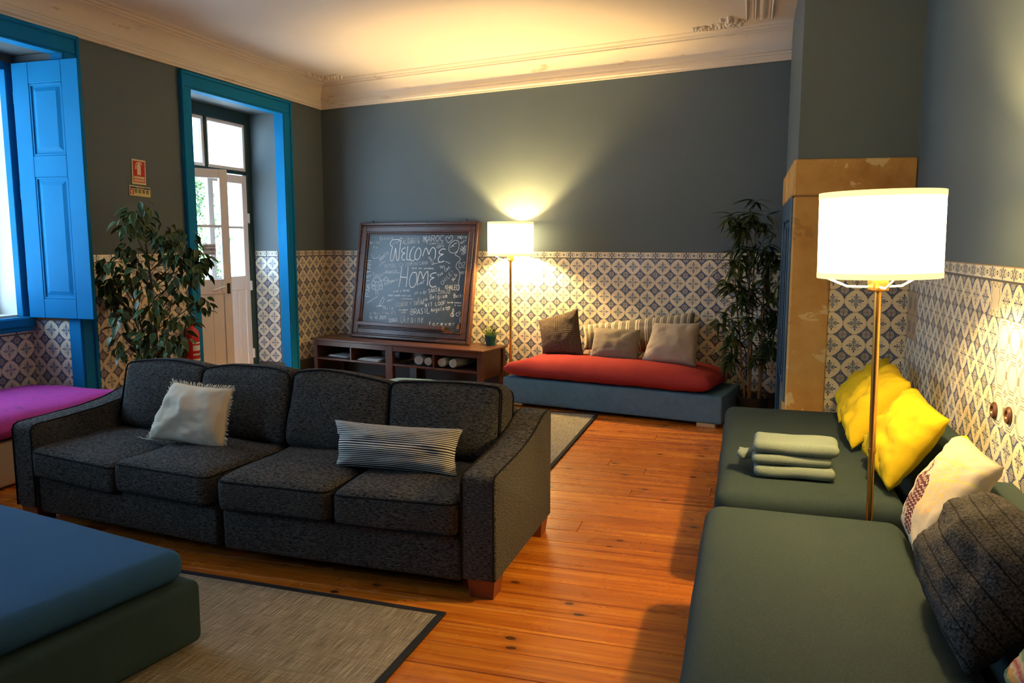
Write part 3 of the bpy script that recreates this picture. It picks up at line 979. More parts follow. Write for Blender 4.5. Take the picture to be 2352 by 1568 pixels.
def leaf(par, M, width, lock=False):
    st = .078; T = .021; zt = 2.152; g0, g1 = 1.125, 2.07
    mb = MB()
    mb.cbox(0, st, -T, T, .02, zt, .004); mb.cbox(width - st, width, -T, T, .02, zt, .004)
    mb.cbox(st, width - st, -T, T, g1, zt, .004); mb.cbox(st, width - st, -T, T, .985, g0, .004); mb.cbox(st, width - st, -T, T, .02, .13, .004)
    mb.cbox(st, width - st, -.010, .010, 1.612, 1.636, .003)
    L_ = mb.build('door_leaf', M_WHITE, par, M=M)
    n = 4; pw = (width - 2 * st) / n
    me = None
    for i in range(n):
        mb = MB(); mb.cbox(0.0008, pw - .0008, -.011, .011, .13, .985, .004)
        if me is None: me = mb.mesh('panel_board'); me.materials.append(M_WHITE)
        link('panel_board', me, L_, Matrix.Translation((st + i * pw, 0, 0)))
    for a, b in ((g0, 1.612), (1.636, g1)):
        mb = MB(); mb.box(st, width - st, -.003, .003, a, b); mb.build('pane', M_GLASS, L_)
    if lock:
        mb = MB(); mb.cbox(width - st - .020, width - st + .012, -T - .006, -T, 1.00, 1.10, .003)
        mb.tube([(width - st - .004, -T - .004, 1.055), (width - st - .004, -T - .045, 1.055), (width - st - .030, -T - .052, 1.052), (width - st - .125, -T - .050, 1.020)], .009, 8)
        mb.build('handle', M_WHITE, L_, smooth=True)
        mb = MB(); mb.cbox(width - .048, width - .018, -T - .008, -T, .985, 1.085, .012); mb.build('lock_plate', M_BLACK, L_)
    return L_
leafR = leaf(d1, Matrix.Translation((s0 + .085, -.418, 0)), .608)
hinge = Matrix.Translation((s1 - .085, -.415, 0)) @ Matrix.Rotation(radians(151.0), 4, 'Z')
leafL = leaf(d1, hinge, .612, True)
for z in (.30, 1.02, 1.72):
    mb = MB(); mb.cbox(s0 + .070, s0 + .096, -.398, -.380, z - .05, z + .05, .004); mb.build('hinge', M_WHITE, d1)

# ---- windows
def window(n, a, b, full):
    w = struct(link('window_%d' % n, None, None, FL.M))
    casing(w, a, b, 2.80)
    A, B_ = a + .06, b - .06; z0, z1 = WIN_Z
    mb = MB(); mb.cbox(a + .016, b - .016, -.47, -.385, z0 - .075, z0, .012); mb.cbox(a + .03, b - .03, -.45, -.40, z0 - .105, z0 - .07, .008)
    mb.build('window_sill', M_BLUE, w)
    mb = MB()                                     # blue inner lining, then white stone towards the outside
    mb.cbox(A - .045, A + .02, -.50, -.44, z0, z1 + .02, .004); mb.cbox(B_ - .02, B_ + .045, -.50, -.44, z0, z1 + .02, .004); mb.cbox(A + .02, B_ - .02, -.50, -.44, z1 - .03, z1 + .03, .004)
    mb.build('window_frame', M_BLUE, w)
    mb = MB(); mb.box(A - .0, A + .012, -.76, -.50, z0, z1); mb.box(B_ - .012, B_, -.76, -.50, z0, z1); mb.box(A, B_, -.76, -.50, z1 - .012, z1); mb.box(A, B_, -.80, -.50, z0 - .01, z0 + .012)
    mb.build('stone_reveal', M_OUTSTONE, w)
    mb = MB(); mid = (A + B_) / 2; y0, y1 = -.74, -.695
    for p, q in ((A + .012, A + .07), (B_ - .07, B_ - .012), (mid - .04, mid + .04)): mb.cbox(p, q, y0, y1, z0 + .012, z1 - .012, .004)
    for p, q in ((A + .07, mid - .04), (mid + .04, B_ - .07)):
        for z, h in ((z0 + .012, .07), (z1 - .082, .07), (2.05, .03)): mb.cbox(p, q, y0, y1, z, z + h, .004)
    sash = mb.build('sash', M_GREENFRAME, w)
    for p, q in ((A + .07, mid - .04), (mid + .04, B_ - .07)):
        for z, zz in ((z0 + .082, 2.05), (2.08, z1 - .082)):
            mb = MB(); mb.box(p, q, -.720, -.716, z, zz); mb.build('pane', M_GLASS, sash)
    return w
wins = [window(i + 1, a, b, i == 0) for i, (a, b) in enumerate(NICHES)]
def shutter(par, hx, hy, fx, fy):
    W = hypot(fx - hx, fy - hy); M = Matrix.Translation((hx, hy, 0)) @ Matrix.Rotation(atan2(fy - hy, fx - hx), 4, 'Z')
    T = .016; z0, z1 = .925, 2.735; x0, x1 = W * .25, W * .75
    mb = MB()
    mb.cbox(0, x0, -T, T, z0, z1, .003); mb.cbox(x1, W, -T, T, z0, z1, .003)
    for a, b in ((z0, 1.064), (1.937, 2.085), (2.587, z1)): mb.cbox(x0, x1, -T, T, a, b, .003)
    sh = mb.build('shutter_leaf', M_BLUE, par, M=M)
    for a, b in ((1.064, 1.937), (2.085, 2.587)):
        mb = MB(); mb.box(x0, x1, -.004, .004, a, b)
        for sgn in (-1, 1):
            for p in ((x0, x0 + .016, a, b), (x1 - .016, x1, a, b), (x0, x1, a, a + .016), (x0, x1, b - .016, b)):
                mb.cbox(p[0], p[1], min(sgn * .003, sgn * .013), max(sgn * .003, sgn * .013), p[2], p[3], .004)
            i0, i1, yy = .030, .058, .014 * sgn
            o_ = [(x0 + i0, sgn * .004, a + i0), (x1 - i0, sgn * .004, a + i0), (x1 - i0, sgn * .004, b - i0), (x0 + i0, sgn * .004, b - i0)]
            q_ = [(x0 + i1, yy, a + i1), (x1 - i1, yy, a + i1), (x1 - i1, yy, b - i1), (x0 + i1, yy, b - i1)]
            mb.add(o_ + q_, [(4, 5, 6, 7)] + [(k, (k + 1) % 4, 4 + (k + 1) % 4, 4 + k) for k in range(4)])
        mb.build('raised_panel', M_BLUE, sh)
    for z in (1.15, 1.83, 2.5):
        mb = MB(); mb.tube([(0, 0, z - .045), (0, 0, z + .045)], .012, 8); mb.build('hinge', M_BLUE, sh)
shutter(wins[0], 3.503, -.395, 3.500, .195)

# ---- outside
mb = MB(); mb.box(-4, 16, -14, -.76, -.35, -.2, FL.M)
struct(mb.build('ground_outside', M_OUTGROUND))
bld = MB(); bld.cbox(-4.35, -2.2, 11.6, 12.2, 2.35, 6.5, .03); bld.cbox(-2.6, -2.2, 11.6, 12.2, -.2, 2.35, .02)
tag(recenter(bld.build('neighbour_building', M_OUTWALL)), 'pale outside wall seen through the upper door panes', 'building')
def leafy(name, x, y, z0, hgt, rad, n, seed, label):
    r = random.Random(seed)
    t = thing(name, label, 'tree', Matrix.Translation((x, y, z0)))
    mb = MB(); mb.tube([(0, 0, 0), (.05, .02, hgt * .4), (-.03, .05, hgt * .8)], .07, 7, taper=.02)
    for i in range(7):
        a = r.uniform(0, 6.28); zz = hgt * r.uniform(.3, .75)
        mb.tube([(0, 0, zz), (cos(a) * rad * .6, sin(a) * rad * .6, zz + .4)], .02, 5, taper=.006)
    mb.build('trunk', M_TRUNK, t, smooth=True)
    mb = MB()
    for i in range(n):
        a = r.uniform(0, 6.28); q = rad * r.random() ** .5; zz = hgt * r.uniform(.25, 1.05)
        q *= max(.25, 1 - abs(zz / hgt - .6) * .9)
        M = Matrix.Translation((cos(a) * q, sin(a) * q, zz)) @ Matrix.Rotation(r.uniform(0, 6.28), 4, 'Z') @ Matrix.Rotation(r.uniform(.2, 1.4), 4, 'X')
        l = r.uniform(.07, .13)
        mb.add([(0, 0, 0), (l * .28, l * .5, .01), (0, l, -.01), (-l * .28, l * .5, .01)], [(0, 1, 2, 3)], None, M)
    o = mb.build('foliage', M_OUTLEAF, t, fix=False); o['kind'] = 'stuff'
leafy('garden_tree', -5.55, 13.2, -.2, 2.75, .85, 2600, 4, 'leafy green tree outside the glazed garden door')
# ------------------------------------------------------------------ floor lamps
def floor_lamp(x, y, label, tilt=(0, 0), power=LAMP_POWER):
    t = thing('floor_lamp', label, 'floor lamp', Matrix.Translation((x, y, 0)) @ Matrix.Rotation(tilt[0], 4, 'X') @ Matrix.Rotation(tilt[1], 4, 'Y'), 'brass floor lamps with drum shades')
    mb = MB(); mb.lathe([(.125, 0), (.128, .006), (.125, .016), (.03, .022), (.016, .035)], 32); mb.build('base', M_BRASS, t, smooth=True)
    mb = MB(); mb.tube([(0, 0, .02), (0, 0, .72), (0, 0, 1.305)], .0125, 12); mb.lathe([(.0150, .66), (.0155, .67), (.0150, .68)], 12); mb.build('pole', M_BRASS, t, smooth=True)
    mb = MB(); mb.cbox(-.030, .030, -.030, .030, 1.292, 1.350, .006); mb.lathe([(.018, 1.35), (.018, 1.378), (.014, 1.382)], 12); mb.build('socket', M_BRASS, t, smooth=True, angle=30)
    R_, zb, zt = .218, 1.345, 1.665
    mb = MB(); n = 48
    mb.lathe([(R_, zb), (R_, zt), (R_ - .003, zt), (R_ - .003, zb), (R_, zb)], n, cap=False)
    sh = mb.build('lamp_shade', M_SHADE, t, smooth=True, angle=30)
    for za in (zb, zt - .022):
        mb = MB(); mb.lathe([(R_ + .0005, za), (R_ + .0016, za + .001), (R_ + .0016, za + .021), (R_ + .0005, za + .022)], n, cap=False); mb.build('rim_tape', M_TRIM, sh, smooth=True)
    mb = MB()
    for k in range(3):
        a = radians(20 + 120 * k)
        mb.tube([(cos(a) * (R_ - .004), sin(a) * (R_ - .004), zb + .004), (cos(a) * .115, sin(a) * .105, zb - .036), (cos(a) * .02, sin(a) * .02, zb - .036)], .0045, 6)
    mb.build('shade_carrier', M_WIREWHITE, t, smooth=True)
    mb = MB(); mb.lathe([(.012, 1.38), (.013, 1.39), (.020, 1.403), (.022, 1.412), (.014, 1.421), (.001, 1.424)], 16); mb.build('bulb', M_BULB, t, smooth=True)
    d = bpy.data.lights.new('lamp_light', 'POINT'); d.color = LAMP_COLOR; d.energy = power; d.shadow_soft_size = .045
    o = link('lamp_light', d, t, Matrix.Translation((0, 0, 1.460)))
    return t
pn = FR.p(2.095, -.470)
floor_lamp(pn.x, pn.y, 'tall brass floor lamp standing between the two grey green beds', (0, radians(-1.1)), LAMP_POWER * .55)
floor_lamp(-.014, 7.60, 'brass floor lamp at the back wall beside the blackboard')

# ------------------------------------------------------------------ charcoal sofa (two joined sections)
SOFA = Frame(-.068, 3.10, -17.5); SL = Frame(-1.385, 3.535, -23.5)
sofa = thing('sofa', 'long charcoal sofa in two sections with four seat cushions', 'sofa', SOFA.M)
inv = SOFA.M.inverted()
def part(name, F, vs, fs, mat, par=sofa, smooth=True, angle=180):
    M = inv @ F.M; mb = MB(); mb.add(vs, fs, None, M)
    return mb.build(name, mat, par, smooth=smooth, angle=angle)
def arm_profile():
    return [(0, .09), (0, .50), (.012, .523), (.035, .533), (.20, .540), (.40, .552), (.55, .572), (.66, .602), (.76, .632), (.86, .640), (.885, .630), (.89, .60), (.89, .09)]
def arm(F, x0, x1):
    pr = arm_profile(); n = len(pr); vs = []; fs = []
    c = .022
    rows = [(x0, .985, 0), (x0 + c * .3, .995, 0), (x0 + c, 1.0, 0), (x1 - c, 1.0, 0), (x1 - c * .3, .995, 0), (x1, .985, 0)]
    for x, k, _ in rows:
        for y, z in pr:
            yy = .445 + (y - .445) * (k if k < 1 else 1); zz = .09 + (z - .09) * k
            vs.append(wr((x, yy, zz), .004, 7))
    m = len(rows)
    for i in range(m - 1):
        for j in range(n):
            fs.append((i * n + j, i * n + (j + 1) % n, (i + 1) * n + (j + 1) % n, (i + 1) * n + j))
    fs.append(tuple(range(n))); fs.append(tuple((m - 1) * n + j for j in range(n)))
    o = part('armrest', F, vs, fs, M_SOFA, angle=50)
    mb = MB()
    for x in (x0 + .008, x1 - .008):
        pts = [inv @ F.M @ Vector((x, .445 + (y - .445) * 1.0 - (.001 if y < .4 else -.001), .09 + (z - .09) * .997 + .001)) for y, z in pr]
        mb.tube(pts, .0042, 5)
    mb.build('piping', M_PIPING, o, smooth=True)
    return o
def foot(F, x, y):
    mb = MB(); M = inv @ F.M @ Matrix.Translation((x, y, 0))
    a, b = .050, .062
    mb.add([(-a, -a, 0), (a, -a, 0), (a, a, 0), (-a, a, 0), (-b, -b, .098), (b, -b, .098), (b, b, .098), (-b, b, .098)], [(0, 1, 2, 3), (4, 5, 6, 7), (0, 1, 5, 4), (1, 2, 6, 5), (2, 3, 7, 6), (3, 0, 4, 7)], None, M)
    return mb.build('foot', M_FEET, sofa)
def section(F, x0, x1, arm_left, seed):
    """section from x0 (left) to x1 (right) of its frame"""
    W = x1 - x0; aw = .158
    if arm_left: arm(F, x0, x0 + aw); a, b = x0 + aw, x1
    else: arm(F, x1 - aw, x1); a, b = x0, x1 - aw
    # base and back frame
    vs, fs = soft_box(b - a + .01, .86, .20, .022, (10, 8, 2), fn=lambda p: wr(p, .004, 6, seed))
    part('base', F, [Vector(p) + Vector(((a + b) / 2, .018 + .43, .062)) for p in vs], fs, M_SOFA)
    vs, fs = soft_box(b - a + .01, .15, .56, .04, (10, 2, 6), fn=lambda p: wr(p, .006, 5, seed + 2))
    part('back_frame', F, [Vector(p) + Vector(((a + b) / 2, .805, .09)) for p in vs], fs, M_SOFA)
    sw = (b - a) / 2
    for i in (0, 1):
        cx = a + sw * (i + .5); sd = seed + i * 1.7
        sag = .014 if (arm_left and i == 0) else .0
        def fn(p, cx=cx, sd=sd, sag=sag):
            p = Vector(p)
            p = wr(p, .010, 4.5, sd)
            p.z -= sag * (1 + p.x / .3)
            return p
        vs, fs = soft_box(sw - .006, .655, .165, .045, (10, 10, 3), puff=.022, fn=fn, bottom_puff=.0)
        seat = part('seat_cushion', F, [Vector(p) + Vector((cx, .295, .258)) for p in vs], fs, M_SOFA)
        mb = MB()
        for zz in (.258 + .165 - .020, .258 + .020):
            pts = []
            hw, hd, rr = (sw - .006) / 2, .655 / 2, .045
            for (sx, sy, a0) in ((1, 1, 0), (-1, 1, 90), (-1, -1, 180), (1, -1, 270)):
                for q in range(4):
                    an = radians(a0 + 30 * q)
                    p = fn(Vector((sx * (hw - rr) + cos(an) * (rr - .005), sy * (hd - rr) + sin(an) * (rr - .005), zz - .258)))
                    pts.append(inv @ F.M @ (p + Vector((cx, .295, .258))))
            mb.tube(pts, .0045, 5, closed=True)
        mb.build('piping', M_PIPING, seat, smooth=True)
        # back cushion, leaning
        bw_, bh, bd = sw + .012, .40, .205
        R = Matrix.Translation((cx, .600, .395)) @ Matrix.Rotation(radians(-13 - 2 * (i == 0)), 4, 'X') @ Matrix.Rotation(radians(1.5 * (-1) ** i), 4, 'Y')
        def fb(p, sd=sd):
            p = Vector(p)
            k = p.z / .40
            p.y -= .030 * max(0, 1 - (p.x / (bw_ / 2)) ** 2) * max(0, 1 - (k * 2 - .9) ** 2)
            if k > .7: p.z += .010 * cos(p.x * 5 + sd) 
            return wr(p, .012, 4.2, sd * 2)
        vs, fs = soft_box(bw_, bd, bh, .058, (10, 3, 8), puff=.020, fn=fb)
        bk = part('back_cushion', F, [R @ Vector(p) for p in vs], fs, M_SOFA)
        mb = MB()
        for yy in (-bd / 2 + .016, bd / 2 - .02):
            pts = []
            hw, rr = bw_ / 2, .055
            loop = [(-hw + .004, .05), (-hw + .004, .20), (-hw + .004, bh - rr)]
            loop += [(-hw + rr - cos(radians(30 * q)) * (rr - .004), bh - rr + sin(radians(30 * q)) * (rr - .012)) for q in range(1, 4)]
            nn = 9
            loop += [(-hw + rr + (2 * hw - 2 * rr) * q / nn, bh - .010 + .014 * (1 - ((q / nn) * 2 - 1) ** 2)) for q in range(1, nn)]
            loop += [(hw - rr + sin(radians(30 * q)) * (rr - .004), bh - rr + cos(radians(30 * q)) * (rr - .012)) for q in range(0, 3)]
            loop += [(hw - .004, bh - rr), (hw - .004, .20), (hw - .004, .05)]
            for x, z in loop: pts.append(inv @ F.M @ R @ fb(Vector((x, yy, z))))
            mb.tube(pts, .0048, 5)
        mb.build('piping', M_PIPING, bk, smooth=True)
    ox_ = (x0 + .070) if arm_left else (x1 - .070); ix_ = (x1 - .20) if arm_left else (x0 + .20)
    for x, y in ((ox_, .078), (ox_, .815), (ix_, .30), (ix_, .80)): foot(F, x, y)
section(SOFA, -1.335, 0.0, False, 1.0)
section(SL, -1.37, 0.0, True, 5.0)

def tofs(q): return [tuple(p) for p in q]
CAMP = (0, 0, 1.48)
# cream fringed cushion
cc = [(-1.812, 4.170, .738), (-1.438, 4.010, .730), (-1.470, 3.935, .422), (-1.948, 4.130, .432)]
cu = pillow4('cushion', cc, .15, M_CREAMC, CAMP, pin=.06, seed=2.2, wrinkle=.012)
tag(cu, 'cream cotton cushion with a short thread fringe on the charcoal sofa', 'cushion')
mb = MB(); rf = random.Random(5)
TL, TR, BR, BL = [Vector(p) for p in cc]; base = (BL + BR) / 2; mid = (TL + TR + BR + BL) / 4
for A, B_, nn in ((TL, TR, 46), (TR, BR, 44), (BR, BL, 46), (BL, TL, 44)):
    for i in range(nn):
        t = (i + .5) / nn; u = 2 * t - 1
        p = A.lerp(B_, t); p = p + (mid - p) * (.06 * (1 - u * u))
        out = (p - mid); out.normalize()
        nrm = (TR - BL).cross(TL - BR).normalized()
        d = (out + Vector((rf.uniform(-.4, .4), rf.uniform(-.4, .4), rf.uniform(-.3, .3)))).normalized()
        if p.z < .47 and d.z < .0: d.z *= .1
        L_ = rf.uniform(.014, .024)
        mb.tube([p - out * .004 - base, p + d * L_ * .6 - base, p + d * L_ - base], .0022, 4)
fr_ = mb.build('fringe', M_FRINGE, cu, smooth=True); fr_['kind'] = 'stuff'
mb = MB(); mb.tube([BL - base, BL - base + Vector((-.03, .01, .002)), BL - base + Vector((-.055, .03, .006)), BL - base + Vector((-.07, .028, .003))], .002, 5); mb.build('loose_thread', M_FRINGE, cu, smooth=True)
# ticking stripe cushion
cc = [(-.853, 3.725, .632), (-.222, 3.535, .632), (-.240, 3.445, .425), (-.836, 3.630, .428)]
cu = pillow4('cushion', cc, .17, M_STRIPE, CAMP, pin=.085, seed=4.1, wrinkle=.010)
tag(cu, 'long navy and white striped cushion on the charcoal sofa', 'cushion')
mb = MB(); mb.cbox(-.012, .004, -.001, .001, -.012, .012, .0005, Matrix.Translation(Vector((-.820, 3.682, .585)) - cu.location) @ Matrix.Rotation(radians(-17), 4, 'Z')); mb.build('label_tag', M_SIGNWHITE, cu)

# ------------------------------------------------------------------ big blue ottoman in the foreground
OT = Frame(-1.150, 2.745, -28.0)          # corner at the origin, x to the right, body at x<0, y<0
ot = thing('ottoman', 'large slate blue mattress ottoman in the left foreground', 'ottoman', OT.M)
vs, fs = soft_box(1.9, 1.0, .235, .030, (14, 8, 2), fn=lambda p: wr(p, .003, 4, 1))
mb = MB(); mb.add(vs, fs, None, Matrix.Translation((-.95 + .018, -.5 + .012, .028))); mb.build('base', M_OTTO_BASE, ot, smooth=True, angle=180)
vs, fs = soft_box(1.87, .98, .115, .050, (16, 10, 2), puff=.012, fn=lambda p: wr(p, .004, 4, 3))
mb = MB(); mb.add(vs, fs, None, Matrix.Translation((-.955, -.505, .266))); mb.build('mattress', M_OTTO, ot, smooth=True, angle=180)
for x in (-1.8, -.10):
    for y in (-.9, -.10):
        mb = MB(); mb.cbox(x - .04, x + .04, y - .04, y + .04, .0135, .030, .004); mb.build('foot', M_BLACK, ot)

# ------------------------------------------------------------------ rugs
def rug(x, y, deg, w, d, mat, label, name='rug', bw=.030):
    """corner at (x,y); the rug lies at local x<0, y<0"""
    F = Frame(x, y, deg)
    t = thing(name, label, 'rug', F.M)
    mb = MB(); mb.cbox(-w + bw * .6, -bw * .6, -d + bw * .6, -bw * .6, .0005, .0105, .002); mb.build('weave', mat, t)
    mb = MB()
    mb.cbox(-w, 0, -bw, 0, .0005, .0130, .003); mb.cbox(-w, 0, -d, -d + bw, .0005, .0130, .003); mb.cbox(-w, -w + bw, -d + bw, -bw, .0005, .0130, .003); mb.cbox(-bw, 0, -d + bw, -bw, .0005, .0130, .003)
    mb.build('binding', M_RUGEDGE, t)
    return t
rug(-.262, 3.002, -18.5, 2.9, 1.9, M_RUG, 'beige flatweave rug with navy binding in front of the sofa')
rug(.742, 6.66, -16.5, 2.6, 1.95, M_RUG2, 'grey flatweave rug running under the blue daybed')

# ------------------------------------------------------------------ blue daybed at the back wall, red mattress, cushions
BD = Frame(FB.p(.573, -.730).x, FB.p(.573, -.730).y, -28.4)
bd = thing('daybed', 'low faded blue daybed base along the tiled back wall', 'daybed', BD.M)
vs, fs = soft_box(1.985, .665, .228, .016, (16, 8, 3), fn=lambda p: wr(p, .003, 4, 2))
mb = MB(); mb.add(vs, fs, None, Matrix.Translation((1.985 / 2, .345, .032))); mb.build('base', M_BLUEBED, bd, smooth=True, angle=180)
for x, y in ((.12, .06), (1.86, .06), (.12, .60), (1.86, .60)):
    mb = MB(); mb.cbox(x - .075, x + .075, y - .04, y + .04, .0135 if x < .5 else 0, .033, .003); mb.build('block', M_BLOCK, bd)
def red_fn(p):
    p = Vector(p); u = p.x / .965; v = p.y / .355
    pin = 1 - .05 * (1 - abs(u) ** 3); p.y *= pin
    p.x *= 1 - .02 * (1 - v * v)
    edge = max(abs(u), abs(v)) ** 5
    zc = .085
    p.z = zc + (p.z - zc) * (1 - .62 * min(1, edge))
    p.z -= .02 * min(1, edge)
    p.z += sin(p.x * 31 + p.y * 6) * .004 * max(0, 1 - abs(v + .75) * 2.2)
    return wr(p, .010, 3.5, 4)
vs, fs = soft_box(1.92, .70, .19, .085, (22, 12, 3), puff=.010, fn=red_fn)
mb = MB(); mb.add(vs, fs); zmin = min(v.z for v in mb.v)
rm = mb.build('mattress', M_RED, None, smooth=True, angle=180, M=BD.at(.955, .322, .258 - zmin))
tag(rm, 'plump red mattress cushion lying on the blue daybed', 'mattress')
def wallpil(name, c, t, mat, label, **kw):
    o = pillow4(name, c, t, mat, CAMP, **kw); return tag(o, label, 'cushion')
wallpil('cushion', [(.662, 7.385, .702), (1.602, 6.905, .864), (1.617, 6.842, .500), (.672, 7.317, .480)], .13, M_BOLSTER, 'long grey and white striped bolster behind the other daybed cushions', seed=3, pin=.03, wrinkle=.008)
wallpil('cushion', [(.246, 7.460, .742), (.612, 7.318, .866), (.655, 7.130, .440), (.285, 7.316, .440)], .15, M_WAFFLE, 'brown waffle knit cushion at the left end of the red mattress', seed=6, pin=.05, wrinkle=.005)
wallpil('cushion', [(.755, 7.150, .706), (1.136, 6.945, .708), (1.100, 6.840, .432), (.698, 7.060, .438)], .14, M_GREYC, 'small grey brown linen cushion in the middle of the red mattress', seed=9, pin=.03, wrinkle=.006)
wallpil('cushion', [(1.245, 6.893, .776), (1.606, 6.705, .794), (1.552, 6.580, .430), (1.122, 6.830, .436)], .17, M_BEIGEC, 'plain beige velvet cushion at the right end of the red mattress', seed=12, pin=.05, wrinkle=.008)
# low blue seat glimpsed behind the sofa
PF = Frame(-.98, 6.55, -29.0)
vs, fs = soft_box(.95, .55, .285, .09, (10, 8, 3), puff=.03, fn=lambda p: wr(p, .006, 4, 6))
mb = MB(); mb.add(vs, fs); mb.v = [v for v in mb.v]
tag(mb.build('pouf', M_BLUEBED, None, smooth=True, angle=180, M=PF.at(.28, .0, .0200)), 'low blue pouf half hidden behind the sofa back', 'pouf')

# ------------------------------------------------------------------ the two grey green beds on the right
def bed(s0, s1, n0, n1, ztop, label, seed):
    t = thing('daybed', label, 'daybed', FR.at((s0 + s1) / 2, -(n0 + n1) / 2, 0), 'grey green daybeds along the tiled right wall')
    L_, W = s1 - s0, n1 - n0
    vs, fs = soft_box(L_ - .03, W - .02, .22, .03, (12, 8, 2), fn=lambda p: wr(p, .003, 4, seed))
    mb = MB(); mb.add(vs, fs, None, Matrix.Translation((0, 0, .03))); mb.build('base', M_BED, t, smooth=True, angle=180)
    vs, fs = soft_box(L_, W, ztop - .245, .065, (16, 9, 3), puff=.012, fn=lambda p: wr(p, .006, 3.2, seed + 1))
    mb = MB(); mb.add(vs, fs, None, Matrix.Translation((0, 0, .245))); mb.build('mattress', M_BED, t, smooth=True, angle=180)
    y0 = (n0 + n1) / 2
    prof = [(y0 - .028, .05), (y0 - n0 + .01, .05), (y0 - n0 + .02, ztop - .02), (y0 - .17, .56), (y0 - .14, .60), (y0 - .10, .615), (y0 - .028, .615)]
    mb = MB(); mb.prism(prof, -L_ / 2 + .02, L_ / 2 - .02, axis='x')
    mb.build('backrest', M_BED, t, smooth=True, angle=30)
    for x in (-L_ / 2 + .1, L_ / 2 - .1):
        for y in (-W / 2 + .09, W / 2 - .09):
            mb = MB(); mb.cbox(x - .03, x + .03, y - .03, y + .03, 0, .034, .003); mb.build('foot', M_BLACK, t)
bed(.100, 2.010, .305, 1.075, .42, 'grey green mattress daybed with the folded blankets, at the stone pillar', 3.0)
bed(2.195, 4.15, .375, 1.105, .44, 'grey green mattress daybed nearest the right foreground', 8.0)
def rp(s, n, z): return tuple(FR.p(s, -n, z))
def rpil(name, bf, bn, tn, tf, t, mat, label, **kw):
    o = pillow4(name, [rp(*tf), rp(*tn), rp(*bn), rp(*bf)], t, mat, rp(bn[0], 1.6, 1.8), **kw); return tag(o, label, 'cushion')
rpil('cushion', (.20, .42, .520), (.60, .44, .450), (.565, .14, .765), (.16, .12, .775), .13, M_YELLOW, 'yellow linen cushion farthest back, against the tiled return wall', seed=2, wrinkle=.016)
rpil('cushion', (.76, .425, .475), (1.20, .445, .448), (1.10, .17, .785), (.76, .18, .825), .19, M_YELLOW, 'yellow linen cushion squeezed between the two other yellow ones', seed=5, wrinkle=.018)
o = rpil('cushion', (1.34, .405, .468), (1.89, .380, .448), (1.86, .160, .762), (1.34, .190, .800), .18, M_YELLOW, 'yellow linen cushion nearest the lamp pole, with a frayed seam', seed=8, wrinkle=.018)
rpil('cushion', (2.36, .405, .470), (2.80, .430, .470), (2.585, .165, .765), (2.115, .165, .762), .15, M_PRINTED, 'white cushion printed with plum zigzag leaves beside the dark knit one', seed=3, wrinkle=.010, pin=.05)
rpil('cushion', (2.80, .445, .495), (3.42, .455, .472), (3.27, .200, .715), (2.74, .190, .715), .25, M_KNIT, 'dark charcoal knitted cushion at the right edge', seed=7, wrinkle=.012, pin=-.02, rnd=.16, front=.62)
rpil('cushion', (3.42, .375, .475), (3.88, .40, .475), (3.75, .14, .76), (3.34, .15, .74), .14, M_MULTI, 'multicoloured knit cushion cut off by the lower right corner', seed=4)
# folded blankets
def blanket(s, n, z, w, d, h, seed, label, rot=0.0):
    def fn(p):
        p = Vector(p)
        q = wr(p, .006, 9, seed)
        q.z = max(0.0, q.z)
        return q
    vs, fs = soft_box(d, w, h, h * .48, (8, 14, 2), puff=.004, fn=fn)
    mb = MB(); mb.add(vs, fs)
    o = mb.build('folded_blanket', M_BLANKET, None, smooth=True, angle=180, M=FR.at(s, -n, z, rot))
    mb = MB()                                     # the fold line inside the front roll
    for k in (.34, .62):
        pts = [fn(Vector((d / 2 - .001, -w / 2 + .02 + (w - .04) * i / 14, h * k + .002 * sin(i)))) + Vector((.001, 0, 0)) for i in range(15)]
    return tag(o, label, 'blanket', 'folded sage blankets on the bed')
blanket(1.665, .742, .432, .345, .205, .050, 1, 'sage green folded blanket at the bottom of the stack of three')
b2 = blanket(1.655, .752, .486, .340, .200, .046, 4, 'sage green folded blanket in the middle of the stack of three', .03)
blanket(1.650, .735, .536, .365, .215, .056, 7, 'sage green folded blanket on top of the stack of three', -.04)
vs, fs = soft_box(.09, .075, .035, .014, (5, 5, 2), fn=lambda p: wr(p, .014, 22, 3))
mb = MB(); mb.add(vs, fs, None, Matrix.Translation((-.02, -.195, .002))); mb.build('loose_end', M_BLANKET, b2, smooth=True, angle=180)

# ------------------------------------------------------------------ magenta window seat at the left edge
PB = thing('window_seat', 'beige window seat bench in the niche at the left edge', 'bench', FL.at(4.37, .03, 0))
vs, fs = soft_box(1.70, .86, .27, .025, (12, 8, 2), fn=lambda p: wr(p, .003, 4, 2))
mb = MB(); mb.add(vs, fs, None, Matrix.Translation((0, 0, .012))); mb.build('base', M_BEIGEBASE, PB, smooth=True, angle=180)
for x in (-.75, .75):
    for y in (-.35, .35):
        mb = MB(); mb.cbox(x - .03, x + .03, y - .03, y + .03, 0, .02, .003); mb.build('foot', M_BLACK, PB)
def mag_fn(p):
    p = Vector(p); u = p.x / .87; v = p.y / .46
    e = max(abs(u), abs(v)) ** 6
    p.z = .07 + (p.z - .07) * (1 - .35 * min(1, e))
    return wr(p, .010, 3, 9)
vs, fs = soft_box(1.72, .92, .165, .075, (18, 12, 3), puff=.022, fn=mag_fn)
mb = MB(); mb.add(vs, fs); zmin = min(v.z for v in mb.v)
tag(mb.build('mattress', M_PURPLE, None, smooth=True, angle=180, M=FL.at(4.365, .055, .285 - zmin)), 'magenta printed mattress on the window seat at the left edge', 'mattress')
def lp(s, n, z): return tuple(FL.p(s, n, z))
o = pillow4('cushion', [lp(4.75, -.33, .80), lp(4.36, -.30, .76), lp(4.33, -.16, .455), lp(4.78, -.16, .455)], .13, M_SPOT, lp(4.5, 2, 1.5), seed=3)
